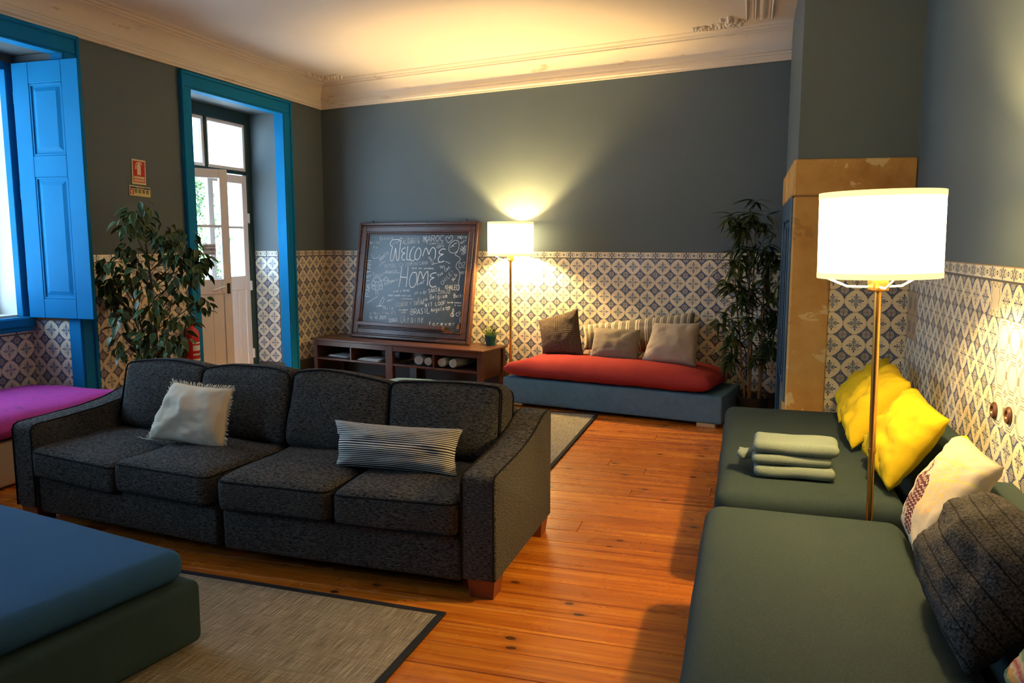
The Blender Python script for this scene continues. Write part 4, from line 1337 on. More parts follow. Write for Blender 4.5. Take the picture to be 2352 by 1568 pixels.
tag(o, 'white cushion with black spots on the magenta mattress', 'cushion')
# ------------------------------------------------------------------ sideboard, towels, small plant
SB0, SB1, SBD, SBZ = -1.930, .240, .530, .452
sb = thing('sideboard', 'long dark wooden sideboard with open compartments under the blackboard', 'sideboard', FB.at((SB0 + SB1) / 2, 0, 0))
o0 = -(SB0 + SB1) / 2
def X(s): return s + o0
mb = MB(); mb.cbox(X(SB0), X(SB1), -SBD, -.028, SBZ - .024, SBZ, .006); mb.build('top', M_DARKWOOD, sb)
yf, yb = -SBD + .025, -.045
posts = [(-1.912, -1.860), (-.935, -.845), (.165, .222)]
for a, b in posts:
    for y0, y1 in ((yf, yf + .05), (yb - .05, yb)):
        mb = MB(); mb.cbox(X(a), X(b), y0, y1, 0, SBZ - .024, .004); mb.build('leg', M_DARKWOOD, sb)
for a, b in ((-1.860, -.935), (-.845, .165)):
    mb = MB(); mb.cbox(X(a), X(b), yf + .003, yf + .030, .372, SBZ - .024, .003); mb.build('rail', M_DARKWOOD, sb)
    mb = MB(); mb.cbox(X(a), X(b), yf, yb, .222, .243, .004); mb.build('shelf', M_DARKWOOD, sb)
    m_ = (a + b) / 2
    mb = MB(); mb.cbox(X(m_ - .010), X(m_ + .010), yf + .003, yb, .243, SBZ - .024, .003); mb.build('divider', M_DARKWOOD, sb)
    mb = MB(); mb.cbox(X(a), X(b), yb - .008, yb, .243, SBZ - .024, .002); mb.build('back_panel', M_DARKWOOD, sb)
for a, b in ((-1.900, -1.880), (.185, .205)):
    mb = MB(); mb.cbox(X(a), X(b), yf + .05, yb - .05, .16, SBZ - .024, .003); mb.build('side_panel', M_DARKWOOD, sb)
def towel(s, z, r, ln, rot, label):
    mb = MB(); pts = []; n = 64; turns = 3.6
    for i in range(n + 1):
        t = i / n; a = -t * turns * 2 * pi + 1.2; rr = r * (1 - .86 * t)
        pts.append((cos(a) * rr, sin(a) * rr * .95))
    th = r * .13
    vs = []; fs = []
    for y in (0, .012, ln - .012, ln):
        sh_ = .0 if y in (.012, ln - .012) else th * .30
        for i, (x, zz) in enumerate(pts):
            rr = hypot(x, zz); k0, k1 = (rr - sh_) / rr, (rr - th * 1.6 + sh_) / rr
            w = 1 + .03 * sin(i * .7 + y * 30)
            vs += [(x * k0 * w, y, zz * k0 * w), (x * k1 * w, y, zz * k1 * w)]
    m_ = 2 * (n + 1)
    for j in range(3):
        for i in range(n):
            a = j * m_ + 2 * i; b = a + m_
            fs += [(a, a + 2, b + 2, b), (a + 1, b + 1, b + 3, a + 3)]
    for j in (0, 3):
        for i in range(n):
            a = j * m_ + 2 * i; fs.append((a, a + 1, a + 3, a + 2))
    mb.add(vs, fs)
    o = mb.build('rolled_towel', M_TOWEL, None, smooth=True, angle=60, M=FB.at(s, yf + .035, z, rot))
    tag(o, label, 'towel', 'rolled towels in the sideboard')
towel(-.545, .2985, .054, .30, .05, 'leftmost of the four rolled pale towels in the sideboard')
towel(-.430, .2955, .050, .30, -.02, 'second rolled pale towel from the left, beside the thin divider')
towel(-.265, .2975, .053, .30, .04, 'third rolled pale towel, just right of the thin divider')
towel(-.135, .2985, .054, .34, -.12, 'rightmost rolled pale towel in the sideboard')
def pile(name, s, y, items, label, cat, mat):
    t = thing(name, label, cat, FB.at(s, y, .244)); z = 0
    r = random.Random(int(s * 100) & 255)
    for w, d, h in items:
        mb = MB(); mb.cbox(-w / 2, w / 2, -d / 2, d / 2, z, z + h, .002, Matrix.Rotation(r.uniform(-.2, .2), 4, 'Z')); mb.build('sheet', mat, t); z += h + .0004
pile('magazine', -1.66, -.29, [(.30, .21, .006), (.28, .20, .005)], 'thin white magazines lying in the leftmost compartment', 'magazine', M_PAPER)
pile('magazine', -1.18, -.365, [(.30, .22, .008), (.26, .20, .006), (.27, .19, .006)], 'white magazines lying in the second sideboard compartment', 'magazine', M_PAPER)
o = MB(); o.cbox(-.12, .12, -.07, .07, 0, .075, .004)
tag(o.build('games_box', M_BLACK, None, M=FB.at(-1.10, -.145, .244, .04)), 'black box at the back of the second compartment', 'box')
o = MB(); o.cbox(-.055, .055, -.010, .010, 0, .115, .002)
tag(o.build('paper_card', M_PAPER, None, M=FB.at(-.775, -.15, .2445, -.12) @ Matrix.Rotation(radians(-12), 4, 'X')), 'white card propped in the third sideboard compartment', 'card')

sp_ = thing('potted_succulent', 'small plant in a dark teal pot on the sideboard end', 'potted plant', FB.at(.100, -.135, SBZ))
mb = MB(); mb.lathe([(.044, 0), (.058, .088), (.061, .09), (.061, .105), (.054, .105), (.052, .092)], 20); mb.build('pot', M_TEALPOT, sp_, smooth=True, angle=40)
mb = MB(); mb.lathe([(.052, .088), (.03, .093), (.001, .094)], 14); mb.build('soil', M_SOIL, sp_)
r = random.Random(2)
mb = MB()
for i in range(46):
    a = r.uniform(0, 6.28); l = r.uniform(.05, .10); q = r.uniform(.0, .035); el = r.uniform(.5, 1.4)
    M = Matrix.Translation((cos(a) * q, sin(a) * q, .09)) @ Matrix.Rotation(a, 4, 'Z') @ Matrix.Rotation(-el, 4, 'Y')
    mb.tube([(0, 0, 0), (l * .6, 0, .004), (l, 0, -.004)], .0045, 5, taper=.0015, M=M)
    if i % 2: mb.add([(l, 0, 0), (l + .012, .010, .004), (l + .026, 0, 0), (l + .012, -.010, .004)], [(0, 1, 2, 3)], None, M)
mb.build('stems', M_SUCC, sp_, smooth=True)

# ------------------------------------------------------------------ blackboard with chalk writing
BW, BH = 1.525, 1.238
bb = thing('blackboard', 'wood framed blackboard covered in chalk greetings leaning on the wall', 'blackboard', FB.at(-.8325, -.285, SBZ + .0105) @ Matrix.Rotation(radians(-10.0), 4, 'X'))
def ring(w0, w1, y0, y1, c=.004):
    mb = MB()
    mb.cbox(-BW / 2 + w0, -BW / 2 + w1, y0, y1, w0, BH - w0, c); mb.cbox(BW / 2 - w1, BW / 2 - w0, y0, y1, w0, BH - w0, c)
    mb.cbox(-BW / 2 + w1, BW / 2 - w1, y0, y1, w0, w1, c); mb.cbox(-BW / 2 + w1, BW / 2 - w1, y0, y1, BH - w1, BH - w0, c)
    return mb
fm = ring(0, .030, .0, .055, .006)
for a, b, y in ((.030, .046, .014), (.046, .098, .008), (.098, .112, .002), (.112, .128, .016)):
    q = ring(a, b, y, .050); fm.add(q.v, q.f)
fm.build('frame', M_FRAMEWOOD, bb)
mb = MB(); mb.box(-BW / 2 + .12, BW / 2 - .12, .030, .046, .12, BH - .12); mb.build('slate', M_SLATE, bb)
mb = MB(); mb.cbox(-.66, .46, -.040, .012, .128, .168, .004); mb.build('chalk_tray', M_FRAMEWOOD, bb)
mb = MB(); mb.prism([(-.040, .150), (.018, .150), (.018, .225), (.0, .205)], -.665, -.648, axis='x'); mb.build('tray_bracket', M_FRAMEWOOD, bb)
mb = MB(); mb.prism([(-.030, .150), (.018, .150), (.018, .215), (.0, .200)], .622, .638, axis='x'); mb.build('tray_bracket', M_FRAMEWOOD, bb)
for x in (-.60, .60):
    mb = MB(); mb.tube([(x, .03, BH - .002), (x, .03, BH + .018)], .004, 6); mb.lathe([(.001, .0), (.009, .004), (.009, .012), (.001, .016)], 8, Matrix.Translation((x, .03, BH + .014))); mb.build('hanging_eye', M_BLACK, bb, smooth=True)
GL = {'A': '0 0 2 6 4 0|.7 2 3.3 2', 'B': '0 0 0 6 2.5 6 3.3 5 2.5 3.3 0 3.1|2.5 3.3 3.8 2 2.8 0 0 0', 'C': '4 5 2.5 6 .8 5 0 3 .8 .8 2.5 0 4 1', 'D': '0 0 0 6 2 6 4 4.5 4 1.5 2 0 0 0', 'E': '4 6 0 6 0 0 4 0|0 3 3 3', 'F': '4 6 0 6 0 0|0 3 3 3', 'G': '4 5 2.5 6 .8 5 0 3 .8 .8 2.5 0 4 1 4 2.8 2.4 2.8', 'H': '0 0 0 6|4 0 4 6|0 3 4 3', 'I': '2 0 2 6', 'J': '3.5 6 3.5 1.2 2.2 0 .6 1', 'K': '0 0 0 6|4 6 0 2.6|1.2 3.6 4 0', 'L': '0 6 0 0 3.6 0', 'M': '0 0 .4 6 2 2.2 3.6 6 4 0', 'N': '0 0 0 6 4 0 4 6', 'O': '2 6 .4 4.8 0 3 .5 .9 2 0 3.5 .9 4 3 3.6 4.8 2 6', 'P': '0 0 0 6 3 6 3.8 4.6 3 3 0 2.8', 'R': '0 0 0 6 3 6 3.8 4.6 3 3.1 0 2.9|1.5 3 4 0', 'S': '3.8 5.2 2 6 .4 4.8 2 3.2 3.6 1.6 2.2 0 .2 .8', 'T': '0 6 4 6|2 6 2 0', 'U': '0 6 0 1.6 1.4 0 2.8 .2 4 1.8 4 6', 'V': '0 6 2 0 4 6', 'W': '0 6 1 0 2 4 3 0 4 6', 'X': '0 0 4 6|0 6 4 0', 'Y': '0 6 2 3 4 6|2 3 2 0', 'Z': '0 6 4 6 0 0 4 0',
      'a': '3 3.4 1.2 3.8 .2 2 1 .2 2.6 .8 3 3.4 3.2 0', 'b': '.4 6 .4 0 2.4 0 3.2 1.8 2.2 3.4 .4 2.6', 'c': '3 3.2 1.4 3.8 .3 2 1.2 .2 3 .8', 'd': '3 6 3 0|3 3.2 1.2 3.8 .2 2 1 .2 3 1', 'e': '.3 2 3 2.2 2.2 3.8 .8 3.4 .2 1.8 1.2 .1 3 .8', 'f': '3 5.6 2 6 1.4 5 1.4 0|.3 3.4 2.8 3.4', 'g': '3 3.4 1.2 3.8 .2 2 1 .2 3 1|3 3.6 3 -1.2 1.6 -2 .3 -1.3', 'h': '.4 6 .4 0|.4 2.6 1.8 3.8 3 3 3 0', 'i': '1.5 3.6 1.5 0|1.5 5 1.5 5.4', 'j': '2 3.6 2 -1 .8 -1.8|2 5 2 5.4', 'k': '.4 6 .4 0|2.8 3.6 .4 1.6|1.2 2.2 3 0', 'l': '1.5 6 1.5 .6 2.2 0', 'm': '.2 0 .3 3.6|.3 2.8 1.2 3.7 1.8 3 1.8 0|1.8 2.8 2.8 3.7 3.5 3 3.6 0', 'n': '.3 0 .4 3.6|.4 2.6 1.8 3.8 2.9 3 3 0', 'o': '1.6 3.8 .3 2.6 .5 .8 1.7 .1 2.9 1 3 2.8 1.6 3.8', 'p': '.4 3.6 .4 -2|.4 2.8 2 3.8 3.1 2.2 2 .2 .4 .8', 'r': '.6 0 .6 3.6|.6 2.4 1.6 3.6 2.8 3.4', 's': '2.8 3.2 1.5 3.8 .6 3 2.6 1.2 1.6 .1 .4 .6', 't': '1.6 5.4 1.6 .8 2.6 0|.4 3.6 2.8 3.6', 'u': '.4 3.6 .5 .8 1.6 .1 2.8 1|2.9 3.6 3 0', 'v': '.3 3.6 1.6 0 3 3.6', 'w': '.2 3.6 1 0 1.8 2.6 2.6 0 3.4 3.6', 'y': '.4 3.6 1.7 .6|3 3.6 1.2 -1.8',
      '0': '2 6 .4 4.8 0 3 .5 .9 2 0 3.5 .9 4 3 3.6 4.8 2 6', '1': '1 4.6 2.2 6 2.2 0', '2': '.3 4.8 2 6 3.7 4.8 2.6 3 .2 0 4 0', '5': '3.6 6 .6 6 .4 3.4 2.4 3.8 3.7 2 2.2 0 .2 .8', '.': '1.6 0 2 .4', '!': '2 6 2 1.8|2 .4 2 0', '(': '3 6.6 1.6 4 1.8 1 3 -.8', ')': '1 6.6 2.4 4 2.2 1 1 -.8', '&': '4 0 .8 4.6 2 6 3 4.8 .4 1.6 1.8 0 4 2'}
GS = {k: [[(float(q[i]), float(q[i + 1])) for i in range(0, len(q), 2)] for q in (st.split() for st in v.split('|'))] for k, v in GL.items()}
WORDS=[('write',0.019,0.890,0.031,0.136,0),('me',0.066,0.838,0.025,0.077,-3),('Estonia',0.150,0.930,0.032,0.182,3),('At',0.416,0.941,0.018,0.044,0),('Angola',0.514,0.941,0.024,0.149,0),('ALBANIA',0.457,0.885,0.046,0.225,1),('MAROC',0.719,0.909,0.061,0.267,2),('CAMILO',0.804,0.881,0.019,0.175,1),('GN',0.900,0.841,0.025,0.093,8),('INDIA',1.133,0.944,0.029,0.127,0),('Andre',1.191,0.887,0.022,0.074,29),('BRASIL',0.186,0.690,0.035,0.151,42),('PAKISTAN',0.079,0.291,0.055,0.400,93),('REPUBLICA DOMINICANA',0.246,0.614,0.038,0.566,5),('Jose nur parmeno',0.602,0.612,0.022,0.286,0),('Angola',0.262,0.569,0.023,0.157,4),('Egypt',0.098,0.519,0.040,0.146,0),('Yes',0.963,0.619,0.032,0.063,16),('You Can.',0.952,0.526,0.038,0.196,36),('CHILE!',1.009,0.445,0.040,0.192,46),('ALG',1.141,0.487,0.032,0.081,62),('DZ',1.192,0.633,0.050,0.084,5),('PEP',1.215,0.568,0.022,0.051,3),('KHALED',1.047,0.401,0.045,0.168,0),('SANTA',0.844,0.353,0.041,0.150,10),('CRUZ',0.966,0.350,0.030,0.157,4),('with a TRAVEL',0.393,0.346,0.020,0.224,5),('and combination',0.330,0.303,0.019,0.298,1),('From',0.729,0.252,0.040,0.119,9),('Belgium',0.871,0.289,0.044,0.218,6),('Bucky',1.161,0.314,0.038,0.123,6),('ECUADOR Y TORINA',0.443,0.188,0.041,0.364,6),('WIT LOOF',0.818,0.202,0.037,0.260,8),('(with cheese',1.085,0.254,0.016,0.177,1),('& ham)',1.179,0.227,0.015,0.090,1),('Mila',0.285,0.147,0.032,0.136,5),('Columbia',0.486,0.145,0.018,0.120,5),('2025',0.517,0.118,0.018,0.065,5),('BRASIL',0.648,0.109,0.054,0.245,7),('Angola',0.896,0.151,0.039,0.174,9),('m Moji from AFS',0.106,0.086,0.033,0.345,3),('10.10.2025',0.099,0.035,0.033,0.233,3),('SHAVY',0.364,0.024,0.030,0.118,5),('Ukraine',0.522,0.017,0.075,0.304,3),('forever',0.880,0.005,0.039,0.345,3),('ESCOMNIA',0.271,0.426,0.025,0.182,16),('AMEN',0.799,0.738,0.028,0.106,-47),]
BIG=[[(0.428,0.925),(0.383,0.936),(0.317,0.929),(0.292,0.892),(0.306,0.867),(0.324,0.854),(0.315,0.772),(0.312,0.726),(0.329,0.694),(0.350,0.709),(0.361,0.773),(0.371,0.838),(0.383,0.774),(0.401,0.710),(0.423,0.710),(0.425,0.793),(0.428,0.875),(0.434,0.916),(0.428,0.925)],[(0.502,0.844),(0.465,0.835),(0.454,0.803),(0.481,0.789),(0.498,0.785),(0.469,0.766),(0.462,0.730),(0.484,0.708),(0.511,0.713)],[(0.528,0.863),(0.527,0.795),(0.527,0.731),(0.543,0.709),(0.575,0.715)],[(0.619,0.859),(0.585,0.832),(0.566,0.778),(0.571,0.724),(0.598,0.699),(0.634,0.716)],[(0.658,0.842),(0.636,0.797),(0.629,0.743),(0.656,0.712),(0.686,0.726),(0.702,0.771),(0.700,0.816),(0.679,0.842),(0.658,0.842)],[(0.730,0.754),(0.745,0.808),(0.762,0.843),(0.785,0.817),(0.805,0.774),(0.821,0.818),(0.849,0.849),(0.881,0.828),(0.888,0.775),(0.884,0.723)],[(1.010,0.830),(0.970,0.833),(0.933,0.807),(0.941,0.781),(0.986,0.776),(0.944,0.755),(0.928,0.715),(0.955,0.690),(1.003,0.705)],[(0.469,0.634),(0.471,0.565),(0.465,0.464),(0.459,0.409)],[(0.557,0.633),(0.556,0.533),(0.553,0.410)],[(0.470,0.520),(0.558,0.515)],[(0.622,0.572),(0.595,0.525),(0.591,0.462),(0.612,0.413),(0.649,0.415),(0.677,0.457),(0.681,0.520),(0.665,0.569),(0.622,0.572)],[(0.695,0.431),(0.697,0.512),(0.716,0.585),(0.747,0.541),(0.761,0.506),(0.777,0.552),(0.809,0.588),(0.820,0.536),(0.820,0.434)],[(0.922,0.576),(0.878,0.569),(0.849,0.546),(0.867,0.525),(0.898,0.522),(0.854,0.498),(0.849,0.449),(0.883,0.420),(0.932,0.432)]]
DOODLE=[[(1.116,0.929),(1.066,0.899),(1.047,0.847),(1.061,0.805),(1.111,0.789),(1.156,0.815),(1.169,0.875),(1.155,0.917),(1.116,0.929)],[(1.066,0.848),(1.101,0.882),(1.138,0.900)],[(1.079,0.865),(1.113,0.865)],[(1.157,0.807),(1.132,0.772),(1.182,0.748),(1.195,0.714),(1.161,0.679),(1.156,0.637),(1.198,0.596),(1.209,0.537),(1.201,0.477),(1.216,0.427),(1.210,0.397),(1.190,0.400)],[(1.037,0.899),(1.004,0.933),(1.001,0.963),(1.025,0.963),(1.042,0.946),(1.058,0.976),(1.083,0.967),(1.077,0.933),(1.037,0.899)],[(0.049,0.767),(0.070,0.734),(0.107,0.721),(0.147,0.736),(0.161,0.765)],[(0.069,0.800),(0.081,0.801)],[(0.111,0.801),(0.123,0.801)],[(0.100,0.379),(0.094,0.445),(0.113,0.489),(0.152,0.510),(0.195,0.493),(0.229,0.443),(0.241,0.382),(0.201,0.380)],[(0.100,0.379),(0.142,0.376),(0.136,0.438),(0.157,0.458),(0.189,0.440),(0.194,0.384),(0.173,0.364),(0.142,0.376)],[(0.152,0.420),(0.173,0.421)],[(0.158,0.399),(0.173,0.400)],[(0.099,0.426),(0.136,0.419)],[(0.099,0.407),(0.137,0.402)],[(0.196,0.422),(0.230,0.433)],[(0.198,0.405),(0.235,0.415)],[(0.109,0.470),(0.140,0.452)],[(0.208,0.475),(0.184,0.454)],[(0.155,0.363),(0.163,0.311)],[(0.179,0.364),(0.186,0.313)],[(0.045,0.212),(0.186,0.294)],[(0.229,0.560),(0.454,0.565)],[(0.225,0.480),(0.324,0.474)],[(0.248,0.481),(0.268,0.510),(0.292,0.507),(0.312,0.475)],[(0.163,0.638),(0.249,0.696)],[(0.852,0.665),(0.936,0.685),(1.004,0.700)],[(1.018,0.701),(1.080,0.677)],[(0.511,0.279),(0.582,0.281),(0.652,0.280)],[(0.319,0.242),(0.395,0.270)],[(0.334,0.257),(0.374,0.260)],[(1.076,0.193),(1.073,0.208),(1.089,0.211),(1.097,0.199),(1.108,0.217),(1.123,0.210),(1.102,0.182),(1.076,0.193)],[(1.168,0.110),(1.159,0.191),(1.174,0.188),(1.174,0.167),(1.145,0.143),(1.145,0.117),(1.176,0.120),(1.179,0.141),(1.160,0.140)],[(1.204,0.135),(1.206,0.157),(1.224,0.150),(1.238,0.168),(1.254,0.157),(1.227,0.120),(1.204,0.135)],[(1.254,0.110),(1.258,0.046)],[(0.371,0.013),(0.481,0.033)],[(1.185,0.807),(1.228,0.850)],[(1.208,0.774),(1.235,0.875)],[(1.227,0.770),(1.244,0.871)],[(1.182,0.841),(1.262,0.792)],[(1.194,0.862),(1.264,0.817)],[(1.245,0.775),(1.258,0.876)],[(0.705,0.441),(0.783,0.494)],[(0.725,0.451),(0.776,0.463)],[(0.327,0.879),(0.368,0.916)],[(0.371,0.893),(0.417,0.930)],[(0.734,0.962),(0.735,0.905)],[(0.749,0.971),(0.767,0.901)],[(0.778,0.888),(0.742,0.940)],[(0.665,0.335),(0.693,0.346),(0.676,0.358)],[(0.702,0.369),(0.710,0.342)],[(0.734,0.362),(0.756,0.350),(0.741,0.340)],[(0.775,0.373),(0.796,0.366),(0.777,0.351),(0.804,0.344)],[(0.811,0.376),(0.811,0.353)],[(0.214,0.191),(0.247,0.265),(0.262,0.289),(0.277,0.257),(0.242,0.198),(0.214,0.191)],[(0.174,0.183),(0.301,0.189)]]

ox, oz = -.635, .166
def smooth_path(pts, k=3):
    if len(pts) < 3: return pts
    out = []
    for i in range(len(pts) - 1):
        p0 = pts[max(0, i - 1)]; p1 = pts[i]; p2 = pts[i + 1]; p3 = pts[min(len(pts) - 1, i + 2)]
        for j in range(k):
            t = j / k
            out.append(tuple(.5 * ((2 * p1[c]) + (-p0[c] + p2[c]) * t + (2 * p0[c] - 5 * p1[c] + 4 * p2[c] - p3[c]) * t * t + (-p0[c] + 3 * p1[c] - 3 * p2[c] + p3[c]) * t ** 3) for c in (0, 1)))
    out.append(pts[-1]); return out
rc = random.Random(9)
for st in BIG:
    mb = MB(); mb.ribbon([(ox + x, oz + y * .955) for x, y in smooth_path(st, 5)], .0085, .0290); mb.build('chalk_letter', M_CHALK, bb, fix=False)
sm = MB()
for i, (txt, x, y, h, w, ang) in enumerate(WORDS):
    sm.cur = 1 if i % 3 == 1 else 0
    a = radians(ang); ca, sa = cos(a), sin(a); cwid = w / max(1, len(txt)); sx = cwid * .74 / 4; sz = h / 6
    for k, ch in enumerate(txt):
        for st in GS.get(ch, []):
            jit = [(px + rc.uniform(-.15, .15), pz + rc.uniform(-.15, .15)) for px, pz in st]
            loc = [((k * cwid + px * sx), pz * sz) for px, pz in smooth_path(jit, 3)]
            sm.ribbon([(ox + x + u * ca - v * sa, oz + y * .955 + u * sa + v * ca) for u, v in loc], .0042 if h > .05 else .0034, .0292)
sm.cur = 0
for st in DOODLE: sm.ribbon([(ox + x, oz + y * .955) for x, y in smooth_path(st, 4)], .0042, .0294)
o = sm.build('chalk_writing', [M_CHALK, M_CHALK2], bb, fix=False); o['kind'] = 'stuff'

# ------------------------------------------------------------------ wall signs, extinguisher, wall plates
def text(txt, size, mat, par, M, name='lettering', bold=0.0):
    cu_ = bpy.data.curves.new('lettering', 'FONT'); cu_.body = txt; cu_.size = size; cu_.align_x = 'CENTER'; cu_.align_y = 'CENTER'; cu_.offset = bold; cu_.resolution_u = 3
    ob = bpy.data.objects.new('lettering', cu_); COL.objects.link(ob)
    dg = bpy.context.evaluated_depsgraph_get(); me = bpy.data.meshes.new_from_object(ob.evaluated_get(dg))
    bpy.data.objects.remove(ob); bpy.data.curves.remove(cu_)
    me.materials.clear(); me.materials.append(mat)
    return link(name, me, par, M @ Matrix.Rotation(radians(90), 4, 'X'))
def plate(x0, x1, z0, z1, y0, y1, mat, par, name):
    mb = MB(); mb.cbox(x0, x1, y0, y1, z0, z1, .0006); return mb.build(name, mat, par)
def extinguisher_icon(par, x, z, s_, mat, y):
    mb = MB()
    def pol(p): mb.add([(x + a * s_, y, z + b * s_) for a, b in p], [tuple(range(len(p)))])
    pol([(-.20, -.5), (.20, -.5), (.20, .28), (.12, .38), (.05, .42), (-.05, .42), (-.12, .38), (-.20, .28)])
    pol([(-.05, .42), (.05, .42), (.06, .52), (-.06, .52)])
    pol([(-.06, .46), (-.06, .54), (-.26, .48), (-.36, .34), (-.40, -.06), (-.26, -.06), (-.28, .32), (-.22, .40)])
    pol([(.04, .47), (.04, .55), (.34, .50), (.36, .44)]); pol([(.06, .44), (.34, .32), (.36, .38), (.08, .47)])
    return mb.build('pictogram', mat, par)
sg = thing('extinguisher_sign', 'red and cream extinguisher sign reading Extintor on the wall', 'sign', FL.at(2.788, .0015, 2.026, pi) @ Matrix.Rotation(radians(1.5), 4, 'Y'))
w, h = .0735, .097
plate(-w, w, -h, h, -.003, 0, M_SIGNCREAM, sg, 'backing')
plate(-w + .011, w - .011, -.030, h - .012, -.0036, -.003, M_SIGNRED, sg, 'red_panel')
plate(-w + .011, w - .011, -h + .016, -.029, -.0034, -.003, M_SIGNRED, sg, 'red_frame')
plate(-w + .017, w - .017, -h + .023, -.034, -.0038, -.003, M_SIGNCREAM, sg, 'text_panel')
extinguisher_icon(sg, .0, .026, .098, M_SIGNCREAM, -.0042)
text('Extintor', .026, M_SIGNRED, sg, Matrix.Translation((.010, -.0042, -.055)), bold=.0006)
mb = MB(); mb.add([(-.048 + a, -.0042, -.055 + b) for a, b in ((-.003, .014), (.003, .014), (.003, 0), (.009, 0), (0, -.014), (-.009, 0), (-.003, 0))], [tuple(range(7))]); mb.build('arrow', M_SIGNRED, sg)
s2 = thing('instruction_sign', 'small pale yellow pictogram sign below the extinguisher sign', 'sign', FL.at(2.788, .0015, 1.876, pi) @ Matrix.Rotation(radians(2), 4, 'Y'))
w, h = .113, .040
plate(-w, w, -h, h, -.003, 0, M_SIGNYEL, s2, 'backing')
plate(-w + .007, w - .007, .018, .032, -.0036, -.003, M_SIGNBLUE, s2, 'header')
text('MODO DE USO', .012, M_SIGNYEL, s2, Matrix.Translation((0, -.0042, .025)))
plate(-w + .006, -w + .046, -.030, .013, -.0036, -.003, M_SIGNRED, s2, 'red_panel')
extinguisher_icon(s2, -w + .026, -.011, .034, M_SIGNCREAM, -.0042)
for i in range(4):
    x = -.043 + i * .041
    plate(x - .012, x + .012, -.014, .012, -.0036, -.003, M_SIGNDARK, s2, 'pictogram_box')
    plate(x - .005 + i * .001, x + .004, -.009, .006, -.0040, -.0036, M_SIGNYEL, s2, 'pictogram_mark')
ks = thing('door_sign', 'small white sign on the door glass reading keep door closed', 'sign', FL.M @ hinge @ Matrix.Translation((.415, -.0045, 1.405)))
plate(-.062, .062, -.052, .052, -.002, 0, M_SIGNWHITE, ks, 'backing')
for t_, z, sz, b in (('KEEP DOOR', .031, .0200, .0006), ('CLOSED', -.001, .0285, .0010), ('AT ALL TIMES', -.034, .0158, .0004)):
    text(t_, sz, M_INK, ks, Matrix.Translation((0, -.0026, z)), bold=b)

ex = thing('fire_extinguisher', 'red fire extinguisher on the wall behind the leafy ficus', 'extinguisher', FL.at(2.375, .085, .36, pi))
mb = MB(); mb.lathe([(.001, 0), (.052, .0), (.062, .012), (.062, .33), (.055, .36), (.035, .385), (.020, .395), (.020, .41)], 24); mb.build('cylinder', M_REDMETAL, ex, smooth=True, angle=50)
mb = MB()
for k, (z0_, z1_) in enumerate(((.10, .12), (.15, .165), (.19, .235), (.25, .262))):
    n_ = 8; vs = []; fs = []
    for i in range(n_ + 1):
        a = radians(-90 - 45 + 90 * i / n_); vs += [(cos(a) * .0626, sin(a) * .0626, z0_), (cos(a) * .0626, sin(a) * .0626, z1_)]
    for i in range(n_): fs.append((2 * i, 2 * i + 2, 2 * i + 3, 2 * i + 1))
    mb.add(vs, fs)
mb.build('instruction_label', M_SIGNWHITE, ex, smooth=True)
mb = MB(); mb.lathe([(.016, .41), (.020, .415), (.020, .44), (.012, .445)], 12); mb.cbox(-.012, .10, -.010, .010, .445, .455, .003); mb.cbox(-.012, .09, -.010, .010, .418, .426, .003); mb.build('valve', M_BLACK, ex, smooth=True, angle=30)
mb = MB(); mb.tube([(-.015, 0, .43), (-.06, .0, .42), (-.082, .0, .36), (-.080, .0, .22), (-.074, .0, .14)], .009, 8); mb.build('hose', M_BLACK, ex, smooth=True)
mb = MB(); mb.cbox(-.03, .03, .055, .083, .18, .34, .003); mb.build('bracket', M_STEEL, ex)
for s_, z_, lb in ((1.887, .815, 'round brown wall socket farther along the tiled wall'), (2.065, .832, 'round brown wall socket nearer the camera on the tiled wall')):
    t = thing('wall_socket', lb, 'wall socket', FR.at(s_, -.0102, z_), 'round sockets on the tiled right wall')
    Rm = Matrix.Rotation(radians(90), 4, 'X')
    mb = MB(); mb.lathe([(.034, 0), (.034, .006), (.028, .012), (.018, .012), (.015, .006)], 24, Rm); mb.build('rim', M_DARKWOOD, t, smooth=True, angle=40)
    mb = MB(); mb.lathe([(.015, .0), (.015, .005), (.005, .0055), (.004, .009), (.001, .0092)], 16, Rm); mb.build('insert', M_BRASS, t, smooth=True, angle=40)

# ------------------------------------------------------------------ plants
def leaf_mesh(name, l, w, droop, mat, seg=4, fold=.25):
    vs = []; uv = []; fs = []
    for i in range(seg + 1):
        t = i / seg; ww = w / 2 * (sin(pi * min(1, t ** .75 * 1.0)) ** .9 if 0 < t < 1 else 0.02)
        y = l * t; z = -droop * l * t * t
        for k, u in ((-1, 0.0), (0, .5), (1, 1.0)):
            vs.append((k * ww, y, z + abs(k) * ww * fold))
    fs = []; uvs = []
    for i in range(seg):
        for k in (0, 1):
            a = i * 3 + k; fs.append((a, a + 1, a + 4, a + 3)); uvs.append([(k * .5, i / seg), ((k + 1) * .5, i / seg), ((k + 1) * .5, (i + 1) / seg), (k * .5, (i + 1) / seg)])
    mb = MB(); mb.add(vs, fs, uvs); me = mb.mesh(name, smooth=True, angle=180, fix=False); me.materials.append(mat); return me
def place_leaves(root, meshes, mats, part_name, limit, mat):
    """the nearest ones as leaves of their own, the rest as one part"""
    mats = sorted(mats, key=lambda m: (root.matrix_basis @ m[0].translation - Vector(CAMP)).length)
    for M, k in mats[:limit]: link(part_name, meshes[k], root, M)
    rest = mats[limit:]
    if rest:
        mb = MB()
        for M, k in rest:
            me = meshes[k]; lay_ = me.uv_layers[0].data
            mb.add([v.co for v in me.vertices], [tuple(p.vertices) for p in me.polygons], [[tuple(lay_[i].uv) for i in p.loop_indices] for p in me.polygons], M)
        o = mb.build('foliage', mat, root, smooth=True, angle=180, fix=False); o['kind'] = 'stuff'

